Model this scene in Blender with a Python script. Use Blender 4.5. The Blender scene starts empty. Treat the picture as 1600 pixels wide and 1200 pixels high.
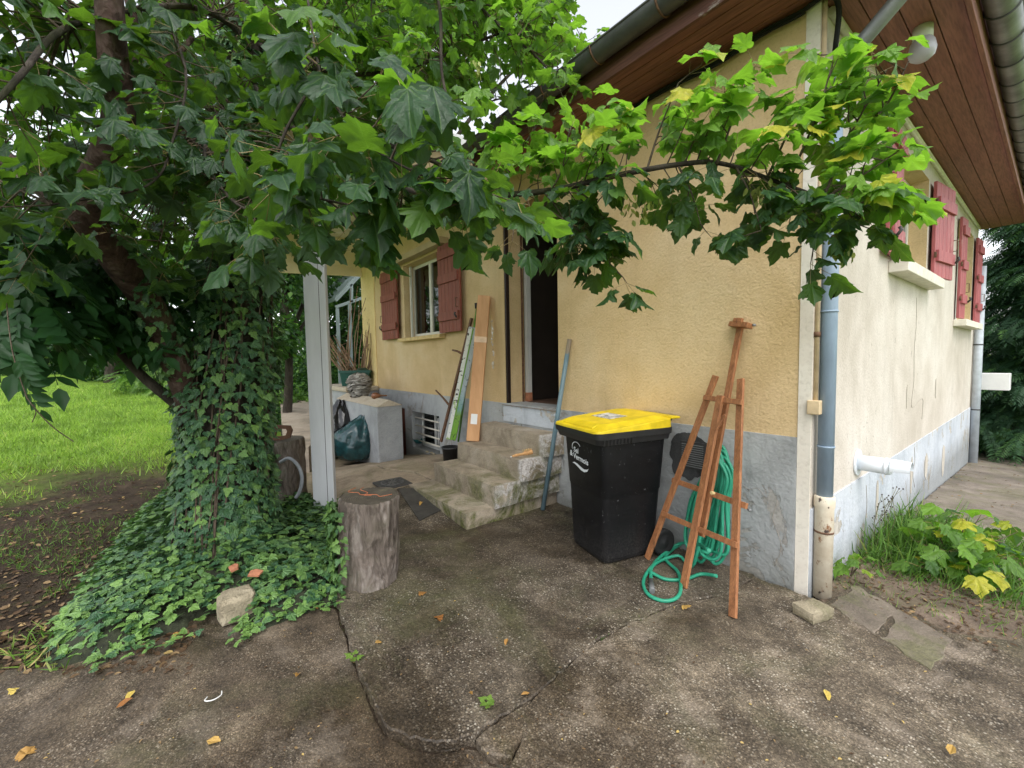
import bpy, bmesh, math, random
import numpy as np
from mathutils import Vector, Matrix, noise as mnoise

random.seed(7); rng = np.random.default_rng(7)
scene = bpy.context.scene
col = scene.collection

# ------------------------------------------------------------------ camera
FPX, YAW, PITCH, ROLL = 662.74, math.radians(-52.2926), math.radians(3.3719), math.radians(1.0406)
fwd = np.array([math.sin(YAW)*math.cos(PITCH), math.cos(YAW)*math.cos(PITCH), -math.sin(PITCH)])
rgt0 = np.array([math.cos(YAW), -math.sin(YAW), 0.0]); dwn0 = np.cross(fwd, rgt0)
rgt = math.cos(ROLL)*rgt0 + math.sin(ROLL)*dwn0
dwn = -math.sin(ROLL)*rgt0 + math.cos(ROLL)*dwn0
CAM = np.array([0.9202, -3.0331, 1.5])
cd = bpy.data.cameras.new('camera'); cam = bpy.data.objects.new('camera', cd); col.objects.link(cam)
cd.sensor_width = 36; cd.sensor_fit = 'HORIZONTAL'; cd.lens = FPX/1600*36; cd.clip_start = 0.02; cd.clip_end = 1000
m = Matrix.Identity(4)
for i in range(3):
    m[i][0] = rgt[i]; m[i][1] = -dwn[i]; m[i][2] = -fwd[i]; m[i][3] = CAM[i]
cam.matrix_world = m
scene.camera = cam

# ------------------------------------------------------------------ sky, sun, exposure (overcast noon)
w = bpy.data.worlds.new('World'); scene.world = w; w.use_nodes = True
wn = w.node_tree; bg = wn.nodes['Background']
sky = wn.nodes.new('ShaderNodeTexSky'); sky.sky_type = 'NISHITA'; sky.sun_disc = False
SUN_EL, SUN_AZ = math.radians(58), math.radians(118)      # azimuth from +Y towards +X
sky.sun_elevation = SUN_EL; sky.sun_rotation = SUN_AZ
sky.air_density = 1.0; sky.dust_density = 1.6; sky.ozone_density = 1.0
hs = wn.nodes.new('ShaderNodeHueSaturation'); hs.inputs['Saturation'].default_value = 0.22   # cloud cover takes the blue out
wn.links.new(sky.outputs[0], hs.inputs['Color']); wn.links.new(hs.outputs[0], bg.inputs['Color'])
bg.inputs['Strength'].default_value = 0.15
sd = bpy.data.lights.new('sun', 'SUN'); sd.energy = 0.8; sd.angle = math.radians(40); sd.color = (1.0, 0.97, 0.92)
sun = bpy.data.objects.new('sun', sd); col.objects.link(sun)
sv = Vector((math.cos(SUN_EL)*math.sin(SUN_AZ), math.cos(SUN_EL)*math.cos(SUN_AZ), math.sin(SUN_EL)))
sun.rotation_euler = (-sv).to_track_quat('-Z', 'Y').to_euler(); sun.location = (6, -6, 12)
vs = scene.view_settings; vs.view_transform = 'Standard'; vs.look = 'None'; vs.gamma = 1.0; vs.exposure = 1.42
vs.use_curve_mapping = False
cy = scene.cycles; cy.use_denoising = True; cy.max_bounces = 8; cy.diffuse_bounces = 4; cy.glossy_bounces = 3
cy.transmission_bounces = 6; cy.transparent_max_bounces = 8; cy.sample_clamp_indirect = 6.0
cy.use_adaptive_sampling = True; cy.adaptive_threshold = 0.02

# ------------------------------------------------------------------ places: survey helpers
def ray(x, y): return ((x-800)/FPX)*rgt + ((y-600)/FPX)*dwn + fwd
def gp(x, y, z=0.0):
    r = ray(x, y); return CAM + r*((z-CAM[2])/r[2])
def wa(x, y, Y=0.0):
    r = ray(x, y); return CAM + r*((Y-CAM[1])/r[1])
def wb(x, y, X=0.0):
    r = ray(x, y); return CAM + r*((X-CAM[0])/r[0])
def at(x, y, d): return CAM + ray(x, y)*d
def pix(P):
    v = np.asarray(P, float) - CAM; z = v@fwd; return 800+FPX*(v@rgt)/z, 600+FPX*(v@dwn)/z, z

def V(*a): return np.array(a, float)
def nrm(v):
    v = np.asarray(v, float); return v/(np.linalg.norm(v)+1e-9)
def sm(t): t = max(0.0, min(1.0, t)); return t*t*(3-2*t)
def rn(p, s=1.0): return mnoise.noise(Vector((float(p[0])*s, float(p[1])*s, float(p[2])*s)))

def yard(x, y):
    "height of the paved yard"
    z = 0.0
    if x < -2.3:                                    # the paving humps up beside the steps
        k = sm((y+1.95)/0.75)
        z += k*(0.12*min(1.0, (-2.3-x)/1.15) - 0.175*min(1.7, max(0.0, -4.55-x)))
    if x > -0.2 and y > 0.2: z -= 0.055*min(9.0, y-0.2)
    return z
def terrain(x, y):
    "height of bare ground and lawn"
    z = yard(x, y) - 0.05
    d = -6.0-x
    if d > 0: z += 0.055*min(d, 22)*sm((-1.0-y)/2.0)
    z += 0.02*rn((x, y, 0), 0.7)*sm((-2.4-x)/1.0)
    return z

# ------------------------------------------------------------------ mesh builder and object helpers
class MB:
    def __init__(s): s.v = []; s.f = []; s.mi = []; s.sm = []
    def add(s, vs, fs, mi=0, smooth=False):
        o = len(s.v); s.v += [tuple(float(c) for c in p) for p in vs]
        for f in fs: s.f.append(tuple(i+o for i in f)); s.mi.append(mi); s.sm.append(smooth)
        return s
    def box(s, a, b, mi=0):
        (x0, y0, z0), (x1, y1, z1) = a, b
        vs = [(x0,y0,z0),(x1,y0,z0),(x1,y1,z0),(x0,y1,z0),(x0,y0,z1),(x1,y0,z1),(x1,y1,z1),(x0,y1,z1)]
        return s.add(vs, [(0,3,2,1),(4,5,6,7),(0,1,5,4),(1,2,6,5),(2,3,7,6),(3,0,4,7)], mi)
    def bar(s, p, q, w, t, up=(0,0,1), mi=0, w2=None, t2=None):
        "a straight batten from p to q, w wide (across), t thick (towards up)"
        p = np.asarray(p, float); q = np.asarray(q, float); d = nrm(q-p)
        sd_ = nrm(np.cross(d, up)); u = np.cross(sd_, d)
        w2 = w if w2 is None else w2; t2 = t if t2 is None else t2
        vs = []
        for c, ww, tt in ((p, w, t), (q, w2, t2)):
            for a, b in ((-1,-1),(1,-1),(1,1),(-1,1)): vs.append(c + sd_*a*ww/2 + u*b*tt/2)
        return s.add(vs, [(0,1,2,3),(7,6,5,4),(0,4,5,1),(1,5,6,2),(2,6,7,3),(3,7,4,0)], mi)
    def tube(s, pts, r, n=8, mi=0, caps=True, smooth=True):
        pts = [np.asarray(p, float) for p in pts]; k = len(pts)
        rr = [r]*k if np.isscalar(r) else list(r)
        vs = []; u = None
        for i in range(k):
            t = nrm(pts[min(i+1, k-1)] - pts[max(i-1, 0)])
            if u is None: u = nrm(np.cross(t, (0.13, 0.27, 0.95) if abs(t[2]) < .9 else (1, 0.1, 0)))
            else: u = nrm(u - t*(u@t))
            v = np.cross(t, u)
            for j in range(n):
                a = 2*math.pi*j/n; vs.append(pts[i] + (u*math.cos(a)+v*math.sin(a))*rr[i])
        fs = [(i*n+j, i*n+(j+1) % n, (i+1)*n+(j+1) % n, (i+1)*n+j) for i in range(k-1) for j in range(n)]
        s.add(vs, fs, mi, smooth)
        if caps:
            o = len(s.v)-len(vs)
            s.f.append(tuple(o+j for j in reversed(range(n)))); s.f.append(tuple(o+(k-1)*n+j for j in range(n)))
            s.mi += [mi, mi]; s.sm += [False, False]
        return s
    def prism(s, poly, vec, mi=0):
        n = len(poly); poly = [np.asarray(p, float) for p in poly]; vec = np.asarray(vec, float)
        vs = poly + [p+vec for p in poly]
        return s.add(vs, [tuple(range(n)), tuple(reversed(range(n, 2*n)))] + [(i, n+i, n+(i+1) % n, (i+1) % n) for i in range(n)], mi)
    def grid(s, P, closed=False, mi=0, smooth=True):
        "P[i][j] rows of points; closed joins the columns"
        r = len(P); c = len(P[0]); vs = [p for row in P for p in row]; fs = []
        for i in range(r-1):
            for j in range(c if closed else c-1):
                a, b = i*c+j, i*c+(j+1) % c; fs.append((a, b, b+c, a+c))
        return s.add(vs, fs, mi, smooth)
    def build(s, name, mats, parent=None, bevel=0.0, fixn=True, origin=None):
        me = bpy.data.meshes.new(name)
        o = np.zeros(3) if parent is None else wloc(parent)
        if origin is not None: o = np.asarray(origin, float)
        vv = np.array(s.v, float).reshape(-1, 3) - o
        me.from_pydata(vv.tolist(), [], s.f)
        if not isinstance(mats, (list, tuple)): mats = [mats]
        for m_ in mats: me.materials.append(m_)
        me.polygons.foreach_set('material_index', s.mi); me.polygons.foreach_set('use_smooth', s.sm)
        if fixn:
            bm = bmesh.new(); bm.from_mesh(me); bmesh.ops.recalc_face_normals(bm, faces=bm.faces); bm.to_mesh(me); bm.free()
        ob = bpy.data.objects.new(name, me); col.objects.link(ob)
        if parent is not None: ob.parent = parent
        elif origin is not None: ob.location = o.tolist()
        if bevel:
            b = ob.modifiers.new('bevel', 'BEVEL'); b.width = bevel; b.segments = 2; b.limit_method = 'ANGLE'; b.angle_limit = math.radians(40)
        return ob
def wloc(o):
    L = np.zeros(3)
    while o is not None: L += np.array(o.location); o = o.parent
    return L
def tag(o, label=None, cat=None, group=None, kind=None):
    if label: o['label'] = label
    if cat: o['category'] = cat
    if group: o['group'] = group
    if kind: o['kind'] = kind
    return o
def thing(name, label, cat, loc, group=None):
    o = bpy.data.objects.new(name, None); col.objects.link(o); o.location = [float(c) for c in loc]; o.empty_display_size = 0.1
    return tag(o, label, cat, group)
def struct(o): o['kind'] = 'structure'; return o
def stuff(o): o['kind'] = 'stuff'; return o
def catmull(pts, n=6):
    P = [np.asarray(p, float) for p in pts]; P = [2*P[0]-P[1]] + P + [2*P[-1]-P[-2]]; out = []
    for i in range(1, len(P)-2):
        for k in range(n):
            t = k/n; a, b, c, d = P[i-1:i+3]
            out.append(0.5*((2*b)+(c-a)*t+(2*a-5*b+4*c-d)*t*t+(3*b-a-3*c+d)*t**3))
    out.append(P[-2]); return out
def linkcopy(o, parent=None, loc=None, rot=None, scale=None):
    c = o.copy(); col.objects.link(c); c.parent = parent
    if loc is not None: c.location = loc
    if rot is not None: c.rotation_euler = rot
    if scale is not None: c.scale = scale
    return c

def inst_mesh(name, T, pos, rot, scl, var, mats, parent=None, kind='stuff'):
    "one mesh holding many copies of a leaf template T=(verts, tris, uv, face material)"
    tv, tf, tuv, tm = T; N = len(pos); nt = len(tf)
    if tv.ndim == 3: tv = tv[np.arange(N) % len(tv)]; k = tv.shape[1]
    else: k = len(tv); tv = np.broadcast_to(tv, (N, k, 3))
    o = np.zeros(3) if parent is None else wloc(parent)
    vv = np.einsum('nij,nkj->nki', rot, tv)*np.asarray(scl).reshape(-1, 1, 1) + (np.asarray(pos)-o)[:, None, :]
    me = bpy.data.meshes.new(name); me.vertices.add(N*k); me.vertices.foreach_set('co', vv.ravel().astype(np.float32))
    idx = (tf[None]+(np.arange(N)*k)[:, None, None]).ravel().astype(np.int32)
    me.loops.add(len(idx)); me.loops.foreach_set('vertex_index', idx)
    me.polygons.add(N*nt); me.polygons.foreach_set('loop_start', np.arange(0, N*nt*3, 3, dtype=np.int32))
    me.polygons.foreach_set('use_smooth', np.ones(N*nt, bool)); me.polygons.foreach_set('material_index', np.tile(tm, N).astype(np.int32))
    uv = me.uv_layers.new(name='UVMap'); uv.data.foreach_set('uv', np.tile(tuv[tf.ravel()], (N, 1)).ravel().astype(np.float32))
    at_ = me.attributes.new('var', 'FLOAT', 'FACE'); at_.data.foreach_set('value', np.repeat(np.asarray(var, np.float32), nt))
    for m_ in (mats if isinstance(mats, (list, tuple)) else [mats]): me.materials.append(m_)
    me.update(); me.validate()
    ob = bpy.data.objects.new(name, me); col.objects.link(ob)
    if parent is not None: ob.parent = parent
    if kind: ob['kind'] = kind
    return ob
def frames(d, n):
    "rotation matrices: local y along d, local z near n"
    d = d/np.linalg.norm(d, axis=1, keepdims=True); n = n - d*np.sum(d*n, 1, keepdims=True)
    n = n/(np.linalg.norm(n, axis=1, keepdims=True)+1e-9); x = np.cross(d, n)
    return np.stack([x, d, n], 2)

# ------------------------------------------------------------------ materials
def newmat(name):
    m_ = bpy.data.materials.new(name); m_.use_nodes = True; nt = m_.node_tree; nt.nodes.clear()
    return m_, G(nt)
class G:
    def __init__(s, nt):
        s.nt = nt; s.out = nt.nodes.new('ShaderNodeOutputMaterial'); s._tc = None
    def node(s, t, **kw):
        n = s.nt.nodes.new('ShaderNode'+t)
        for k, v in kw.items(): setattr(n, k, v)
        return n
    def set(s, sock, v):
        if hasattr(v, 'links') or isinstance(v, bpy.types.NodeSocket): s.nt.links.new(v, sock)
        elif isinstance(v, (tuple, list)) and len(v) == 3 and sock.type == 'RGBA': sock.default_value = (*v, 1)
        else: sock.default_value = v
    def co(s, kind='Object'):
        if s._tc is None: s._tc = s.node('TexCoord')
        return s._tc.outputs[kind]
    def mapv(s, vec=None, scale=(1,1,1), loc=(0,0,0), rot=(0,0,0)):
        n = s.node('Mapping'); s.set(n.inputs[0], vec if vec is not None else s.co())
        n.inputs['Scale'].default_value = scale; n.inputs['Location'].default_value = loc; n.inputs['Rotation'].default_value = rot
        return n.outputs[0]
    def noise(s, scale, detail=4, rough=0.55, vec=None, dist=0.0, col=False):
        n = s.node('TexNoise'); s.set(n.inputs['Vector'], vec if vec is not None else s.co())
        n.inputs['Scale'].default_value = scale; n.inputs['Detail'].default_value = detail; n.inputs['Roughness'].default_value = rough; n.inputs['Distortion'].default_value = dist
        return n.outputs['Color' if col else 'Fac']
    def voro(s, scale, feature='F1', out='Distance', vec=None, rnd=1.0):
        n = s.node('TexVoronoi', feature=feature); s.set(n.inputs['Vector'], vec if vec is not None else s.co())
        n.inputs['Scale'].default_value = scale; n.inputs['Randomness'].default_value = rnd
        return n.outputs[out]
    def ramp(s, fac, stops, interp='LINEAR'):
        n = s.node('ValToRGB'); n.color_ramp.interpolation = interp; cr = n.color_ramp
        while len(cr.elements) < len(stops): cr.elements.new(0.5)
        for e, (p, c) in zip(cr.elements, stops):
            e.position = p; e.color = (c, c, c, 1) if np.isscalar(c) else (*c, 1)
        s.set(n.inputs[0], fac); return n.outputs[0]
    def mix(s, fac, a, b, blend='MIX'):
        n = s.node('Mix', data_type='RGBA', blend_type=blend); s.set(n.inputs[0], fac); s.set(n.inputs[6], a); s.set(n.inputs[7], b); return n.outputs[2]
    def math(s, op, a, b=0.0, clamp=False):
        n = s.node('Math', operation=op, use_clamp=clamp); s.set(n.inputs[0], a); s.set(n.inputs[1], b); return n.outputs[0]
    def bump(s, h, strength=0.5, dist=0.01, prev=None):
        n = s.node('Bump'); s.set(n.inputs['Height'], h); n.inputs['Strength'].default_value = strength; n.inputs['Distance'].default_value = dist
        if prev is not None: s.set(n.inputs['Normal'], prev)
        return n.outputs[0]
    def sep(s, vec=None):
        n = s.node('SeparateXYZ'); s.set(n.inputs[0], vec if vec is not None else s.co()); return n.outputs
    def bsdf(s, color, rough=0.7, normal=None, metal=0.0, spec=None, **kw):
        n = s.node('BsdfPrincipled'); s.set(n.inputs['Base Color'], color); s.set(n.inputs['Roughness'], rough); s.set(n.inputs['Metallic'], metal)
        if normal is not None: s.set(n.inputs['Normal'], normal)
        if spec is not None: n.inputs['Specular IOR Level'].default_value = spec
        for k, v in kw.items(): s.set(n.inputs[k.replace('_', ' ')], v)
        s.nt.links.new(n.outputs[0], s.out.inputs[0]); return n

def m_plain(name, c, rough=0.6, var=0.25, scale=6, bump=0.15, bscale=60, metal=0.0, stretch=(1,1,1), spec=None):
    m_, g = newmat(name); v = g.mapv(scale=stretch)
    n = g.noise(scale, 5, 0.6, v); c = tuple(c)
    cc = g.ramp(n, [(0.3, tuple(x*(1-var) for x in c)), (0.7, tuple(min(1, x*(1+var)) for x in c))])
    nb = g.bump(g.noise(bscale, 3, 0.6, v), bump, 0.01) if bump else None
    g.bsdf(cc, rough, nb, metal, spec); return m_

def m_wall(name, base, dark, pale, rough_scale=55, bump=0.6, pits=False, streak=True):
    m_, g = newmat(name)
    big = g.noise(0.9, 5, 0.6, dist=0.4); mid = g.noise(3.3, 5, 0.65)
    c = g.ramp(big, [(0.32, dark), (0.52, base), (0.72, pale)])
    c = g.mix(g.ramp(mid, [(0.42, 0.0), (0.75, 0.55)]), c, dark)
    if streak:
        st = g.noise(2.2, 6, 0.65, g.mapv(scale=(2.6, 2.6, 0.22)))
        c = g.mix(g.ramp(st, [(0.54, 0.0), (0.82, 0.32)]), c, tuple(x*0.66 for x in dark))
    fine = g.noise(rough_scale, 3, 0.6); fine2 = g.noise(rough_scale*0.33, 3, 0.6)
    h = g.math('ADD', fine, g.math('MULTIPLY', fine2, 0.8))
    c = g.mix(g.ramp(fine, [(0.3, 0.35), (0.5, 0.0)]), c, tuple(x*0.72 for x in dark))
    if pits:
        pv = g.noise(24, 2, 0.5, g.mapv(scale=(1, 1, 0.55)), dist=0.6)
        pm = g.ramp(pv, [(0.27, 1.0), (0.33, 0.0)])
        pm = g.math('MULTIPLY', pm, g.ramp(g.noise(1.1, 2), [(0.38, 0.1), (0.6, 1.0)]))
        c = g.mix(g.math('MULTIPLY', pm, 0.6), c, (0.22, 0.19, 0.15)); h = g.math('SUBTRACT', h, pm)
    g.bsdf(c, 0.9, g.bump(h, bump, 0.006), spec=0.25); return m_

def m_plinth(name, base, dark, pale, peel=(0.42, 0.40, 0.37)):
    m_, g = newmat(name)
    big = g.noise(1.6, 6, 0.65, dist=0.6); c = g.ramp(big, [(0.3, dark), (0.5, base), (0.75, pale)])
    pe = g.noise(2.6, 8, 0.7, g.mapv(scale=(1, 1, 0.7), loc=(3, 1, 0)), dist=0.8); pm = g.ramp(pe, [(0.575, 0.0), (0.59, 1.0)])
    c = g.mix(pm, c, g.ramp(g.noise(9, 6, .7), [(0.3, tuple(x*0.5 for x in peel)), (0.55, tuple(x*.8 for x in peel)), (0.75, peel)]))
    st = g.noise(3.0, 6, 0.7, g.mapv(scale=(2.5, 2.5, 0.35))); c = g.mix(g.ramp(st, [(0.55, 0.0), (0.8, 0.5)]), c, tuple(x*0.45 for x in dark))
    z = g.sep()[2]; low = g.math('MULTIPLY', g.ramp(g.math('ADD', z, g.math('MULTIPLY', g.noise(5, 4), 0.25)), [(0.05, 1.0), (0.38, 0.0)]), 0.55)
    c = g.mix(low, c, (0.10, 0.10, 0.07))          # splash dirt and algae above the paving
    h = g.math('SUBTRACT', g.math('ADD', g.noise(30, 4), g.math('MULTIPLY', g.noise(7, 4), 0.7)), g.math('MULTIPLY', pm, 0.5))
    g.bsdf(c, 0.85, g.bump(h, 0.7, 0.01), spec=0.3); return m_

def m_agg(name, tint=(1, 1, 1), pebble=85, show=1.0, pale=0.0, moss=0.35, wet=0.0):
    "worn concrete with exposed aggregate"
    m_, g = newmat(name)
    wv = g.node('VectorMath', operation='ADD'); g.set(wv.inputs[0], g.co())
    wn_ = g.node('VectorMath', operation='SCALE'); g.set(wn_.inputs[0], g.noise(30, 2, col=True)); wn_.inputs['Scale'].default_value = 0.012
    g.set(wv.inputs[1], wn_.outputs[0]); vec = wv.outputs[0]
    cell = g.voro(pebble, 'F1', 'Color', vec); d = g.voro(pebble, 'F1', 'Distance', vec)
    cs = g.node('SeparateColor'); g.set(cs.inputs[0], cell)
    def t(c): return tuple(a*b for a, b in zip(c, tint))
    pc = g.ramp(cs.outputs[0], [(0.0, t((.060, .047, .034))), (0.40, t((.135, .108, .080))), (0.66, t((.22, .186, .145))), (0.82, t((.40, .36, .305))), (1.0, t((.70, .66, .59)))])
    mortar = g.ramp(g.noise(5, 6, 0.65), [(0.3, t((.040, .032, .024))), (0.52, t((.095, .077, .058))), (0.75, t((.20, .167, .128)))])
    gv = g.voro(pebble*2.1, 'F1', 'Color', vec); gs = g.node('SeparateColor'); g.set(gs.inputs[0], gv); grit = g.ramp(gs.outputs[0], [(0.0, 0.5), (0.6, 1.0), (0.93, 1.5), (1.0, 2.6)])
    mortar = g.mix(1.0, mortar, grit, 'MULTIPLY')
    edge = g.ramp(d, [(0.30, 1.0), (0.52, 0.0)])
    patch = g.ramp(g.noise(2.3, 6, 0.65, dist=0.5), [(0.38, 0.05), (0.62, 0.9)])
    c = g.mix(g.math('MULTIPLY', g.math('MULTIPLY', edge, patch), show), mortar, pc)
    big = g.noise(0.8, 6, 0.62, dist=0.7)
    c = g.mix(g.ramp(big, [(0.40, 0.85), (0.56, 0.0)]), c, g.mix(1.0, c, (0.42, 0.38, 0.33), 'MULTIPLY'))
    if pale: c = g.mix(g.math('MULTIPLY', g.ramp(g.noise(2.4, 6, 0.7, dist=0.4), [(0.52, 0.0), (0.72, 1.0)]), pale), c, (0.40, 0.33, 0.26))
    mo = g.math('MULTIPLY', g.ramp(g.noise(1.3, 7, 0.7, g.mapv(loc=(5, 2, 1)), dist=0.8), [(0.50, 0.0), (0.70, 1.0)]), moss)
    c = g.mix(mo, c, g.ramp(g.noise(40, 3), [(0.3, (.045, .05, .018)), (0.7, (.12, .125, .05))]))
    h = g.math('ADD', g.math('MULTIPLY', g.math('SUBTRACT', 0.6, d), g.math('MULTIPLY', patch, 0.8*show)), g.math('ADD', g.math('MULTIPLY', g.noise(45, 4), 0.6), g.math('MULTIPLY', g.noise(6, 4), 1.2)))
    rg = g.ramp(big, [(0.35, 0.5), (0.6, 0.85)])
    g.bsdf(c, rg, g.bump(h, 0.75, 0.012), spec=0.35); return m_

def m_concrete(name, base=(.30, .27, .22), dark=(.14, .125, .10), pale=(.40, .37, .32), moss=0.0, bump=0.4):
    m_, g = newmat(name)
    c = g.ramp(g.noise(2.0, 7, 0.65, dist=0.5), [(0.3, dark), (0.5, base), (0.72, pale)])
    c = g.mix(g.ramp(g.noise(9, 6, 0.7), [(0.5, 0.0), (0.75, 0.6)]), c, dark)
    c = g.mix(1.0, c, g.ramp(g.noise(120, 2, 0.7), [(0.3, 0.78), (0.7, 1.15)]), 'MULTIPLY')
    if moss:
        mm = g.math('MULTIPLY', g.ramp(g.noise(2.3, 7, 0.7, g.mapv(loc=(1.3, 4, .7)), dist=0.7), [(0.47, 0.0), (0.60, 1.0)]), moss)
        c = g.mix(mm, c, g.ramp(g.noise(45, 3), [(0.3, (.05, .06, .015)), (0.7, (.14, .15, .05))]))
    g.bsdf(c, 0.85, g.bump(g.math('ADD', g.noise(70, 4), g.noise(11, 4)), bump, 0.008), spec=0.3); return m_

def m_wood(name, a, b, axis=2, rough=0.55, scale=14, worn=None, bump=0.25):
    m_, g = newmat(name); sc = [scale]*3; sc[axis] = scale*0.07
    v = g.mapv(scale=sc); n = g.noise(1.0, 6, 0.6, v, dist=0.6)
    c = g.ramp(n, [(0.3, a), (0.7, b)])
    c = g.mix(1.0, c, g.ramp(g.noise(6.0, 3, 0.6, v), [(0.35, 0.72), (0.6, 1.1)]), 'MULTIPLY')
    if worn:
        wm = g.ramp(g.noise(5, 7, 0.75, g.mapv(scale=tuple(0.35 if i == axis else 1.0 for i in range(3)))), [(0.60, 0.0), (0.66, 1.0)])
        c = g.mix(wm, c, worn)
    g.bsdf(c, rough, g.bump(g.noise(3.0, 5, 0.6, v), bump, 0.004), spec=0.35); return m_

def m_bark(name, a, b, c2, scale=9, stretch=0.28, bump=1.0, moss=0.0):
    m_, g = newmat(name); v = g.mapv(scale=(1, 1, stretch))
    n = g.noise(scale, 8, 0.7, v, dist=0.8); c = g.ramp(n, [(0.30, a), (0.5, b), (0.72, c2)])
    if moss: c = g.mix(g.math('MULTIPLY', g.ramp(g.noise(3, 6, 0.7), [(0.5, 0.0), (0.65, 1.0)]), moss), c, (.07, .085, .03))
    g.bsdf(c, 0.9, g.bump(g.math('ADD', n, g.math('MULTIPLY', g.voro(scale*1.6, 'F1', 'Distance', v), 0.6)), bump, 0.03), spec=0.2); return m_

def m_leaf(name, old, young, trans=(.10, .30, .02), tfac=0.38, veins=True, rough=0.45, back=None, yellow=None, gloss=0.35):
    "two-sided leaf: 'var' 0 = dark mature, 1 = fresh; plus a random shift per leaf"
    m_, g = newmat(name)
    a = g.node('Attribute', attribute_name='var'); oi = g.node('ObjectInfo')
    v = g.math('ADD', a.outputs['Fac'], g.math('MULTIPLY', g.math('SUBTRACT', oi.outputs['Random'], 0.5), 0.25), True)
    uv = g.node('UVMap', uv_map='UVMap').outputs[0]
    c = g.ramp(v, [(0.0, tuple(x*0.75 for x in old)), (0.4, old), (0.90, young)] + ([(1.0, yellow)] if yellow else []))
    bl = g.noise(5, 5, 0.65, g.co()); c = g.mix(1.0, c, g.ramp(g.noise(4, 4, .6, uv), [(0.3, 0.68), (0.7, 1.28)]), 'MULTIPLY'); c = g.mix(g.ramp(g.noise(9, 4, .7, uv), [(.68, 0.), (.73, .45)]), c, (.14, .10, .035))
    nor = None
    if veins:
        s_ = g.sep(uv); ax = g.math('ABSOLUTE', s_[0]); y_ = g.math('ADD', s_[1], 0.02)
        an = g.math('ARCTAN2', ax, y_); r_ = g.math('SQRT', g.math('ADD', g.math('MULTIPLY', ax, ax), g.math('MULTIPLY', y_, y_)))
        d = None
        for a0 in (0.0, 0.80, 1.42):
            e = g.math('MULTIPLY', g.math('ABSOLUTE', g.math('SUBTRACT', an, a0)), r_)
            d = e if d is None else g.math('MINIMUM', d, e)
        vm = g.ramp(d, [(0.004, 1.0), (0.016, 0.0)])
        c = g.mix(g.math('MULTIPLY', vm, 0.22), c, tuple(min(1, x*1.5+.02) for x in young))
        nor = g.bump(g.math('ADD', g.math('MULTIPLY', g.ramp(d, [(0.0, 0.0), (0.10, 1.0)]), 1.0), g.math('MULTIPLY', g.noise(16, 2, 0.5, uv), 0.5)), 0.5, 0.01)
    geo = g.node('NewGeometry')
    bk = back if back else tuple(x*1.25+.012 for x in old)
    c2 = g.mix(g.math('MULTIPLY', geo.outputs['Backfacing'], 0.6), c, bk)
    p = g.node('BsdfPrincipled'); g.set(p.inputs['Base Color'], c2); g.set(p.inputs['Roughness'], rough); p.inputs['Specular IOR Level'].default_value = gloss
    if nor is not None: g.set(p.inputs['Normal'], nor)
    t = g.node('BsdfTranslucent'); g.set(t.inputs[0], g.mix(v, tuple(x*.35 for x in trans), tuple(min(1, x*1.5) for x in trans)))
    mx = g.node('MixShader'); mx.inputs[0].default_value = tfac
    g.nt.links.new(p.outputs[0], mx.inputs[1]); g.nt.links.new(t.outputs[0], mx.inputs[2]); g.nt.links.new(mx.outputs[0], g.out.inputs[0]); return m_

def m_glass(name, tint=(.02, .025, .025)):
    m_, g = newmat(name)
    tr = g.node('BsdfTransparent'); tr.inputs[0].default_value = (.80, .84, .82, 1); gl = g.node('BsdfGlossy'); gl.inputs['Roughness'].default_value = 0.03
    lw = g.node('Fresnel'); lw.inputs[0].default_value = 1.6; mx = g.node('MixShader'); f = g.math('MULTIPLY', lw.outputs[0], 1.3, True)
    g.set(mx.inputs[0], f); g.nt.links.new(tr.outputs[0], mx.inputs[1]); g.nt.links.new(gl.outputs[0], mx.inputs[2]); g.nt.links.new(mx.outputs[0], g.out.inputs[0]); return m_

M = {}
M['ochre'] = m_wall('ochre_render', (.655, .485, .27), (.53, .375, .185), (.69, .55, .345), bump=.9)
M['cream'] = m_wall('cream_render', (.615, .555, .485), (.47, .415, .345), (.68, .63, .565), pits=True)
M['strip'] = m_wall('cream_paint', (.76, .71, .62), (.62, .55, .46), (.80, .77, .70), rough_scale=40, bump=0.3)
M['plinth_a'] = m_plinth('grey_plinth', (.36, .37, .37), (.23, .235, .23), (.45, .46, .455))
M['plinth_b'] = m_plinth('bluegrey_plinth', (.50, .53, .575), (.38, .41, .45), (.58, .60, .63), peel=(.60, .55, .48))
M['soffit'] = m_wood('redbrown_boards', (.19, .075, .052), (.27, .115, .080), 0, 0.6, worn=None)
M['soffit_b'] = m_wood('redbrown_boards_side', (.22, .09, .066), (.30, .13, .097), 1, 0.6)
M['fascia'] = m_wood('redbrown_fascia', (.11, .045, .034), (.16, .07, .05), 0, 0.7, worn=(.36, .30, .27))
M['shutter_red'] = m_wood('red_shutter_paint', (.22, .062, .042), (.295, .09, .060), 2, 0.55, scale=20, bump=0.4, worn=(.15, .05, .035))
M['shutter_rose'] = m_wood('faded_rose_shutter_paint', (.35, .085, .092), (.45, .135, .138), 2, 0.55, scale=20, bump=0.4, worn=(.50, .24, .22))
M['zinc'] = m_plain('weathered_zinc', (.22, .225, .225), 0.5, 0.4, 5, 0.1, 40, 0.35, (1, 1, 1))
M['zinc_dark'] = m_plain('dark_zinc', (.10, .10, .10), 0.5, 0.35, 5, 0.1, 40, 0.3)
M['pipe_blue'] = m_plain('blue_grey_pipe_paint', (.24, .315, .40), 0.45, 0.25, 7, 0.15, 50, 0.0, (1, 1, .3))
M['pipe_pale'] = m_plain('pale_grey_pipe', (.42, .46, .50), 0.45, 0.2, 7, 0.1, 50)
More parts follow.
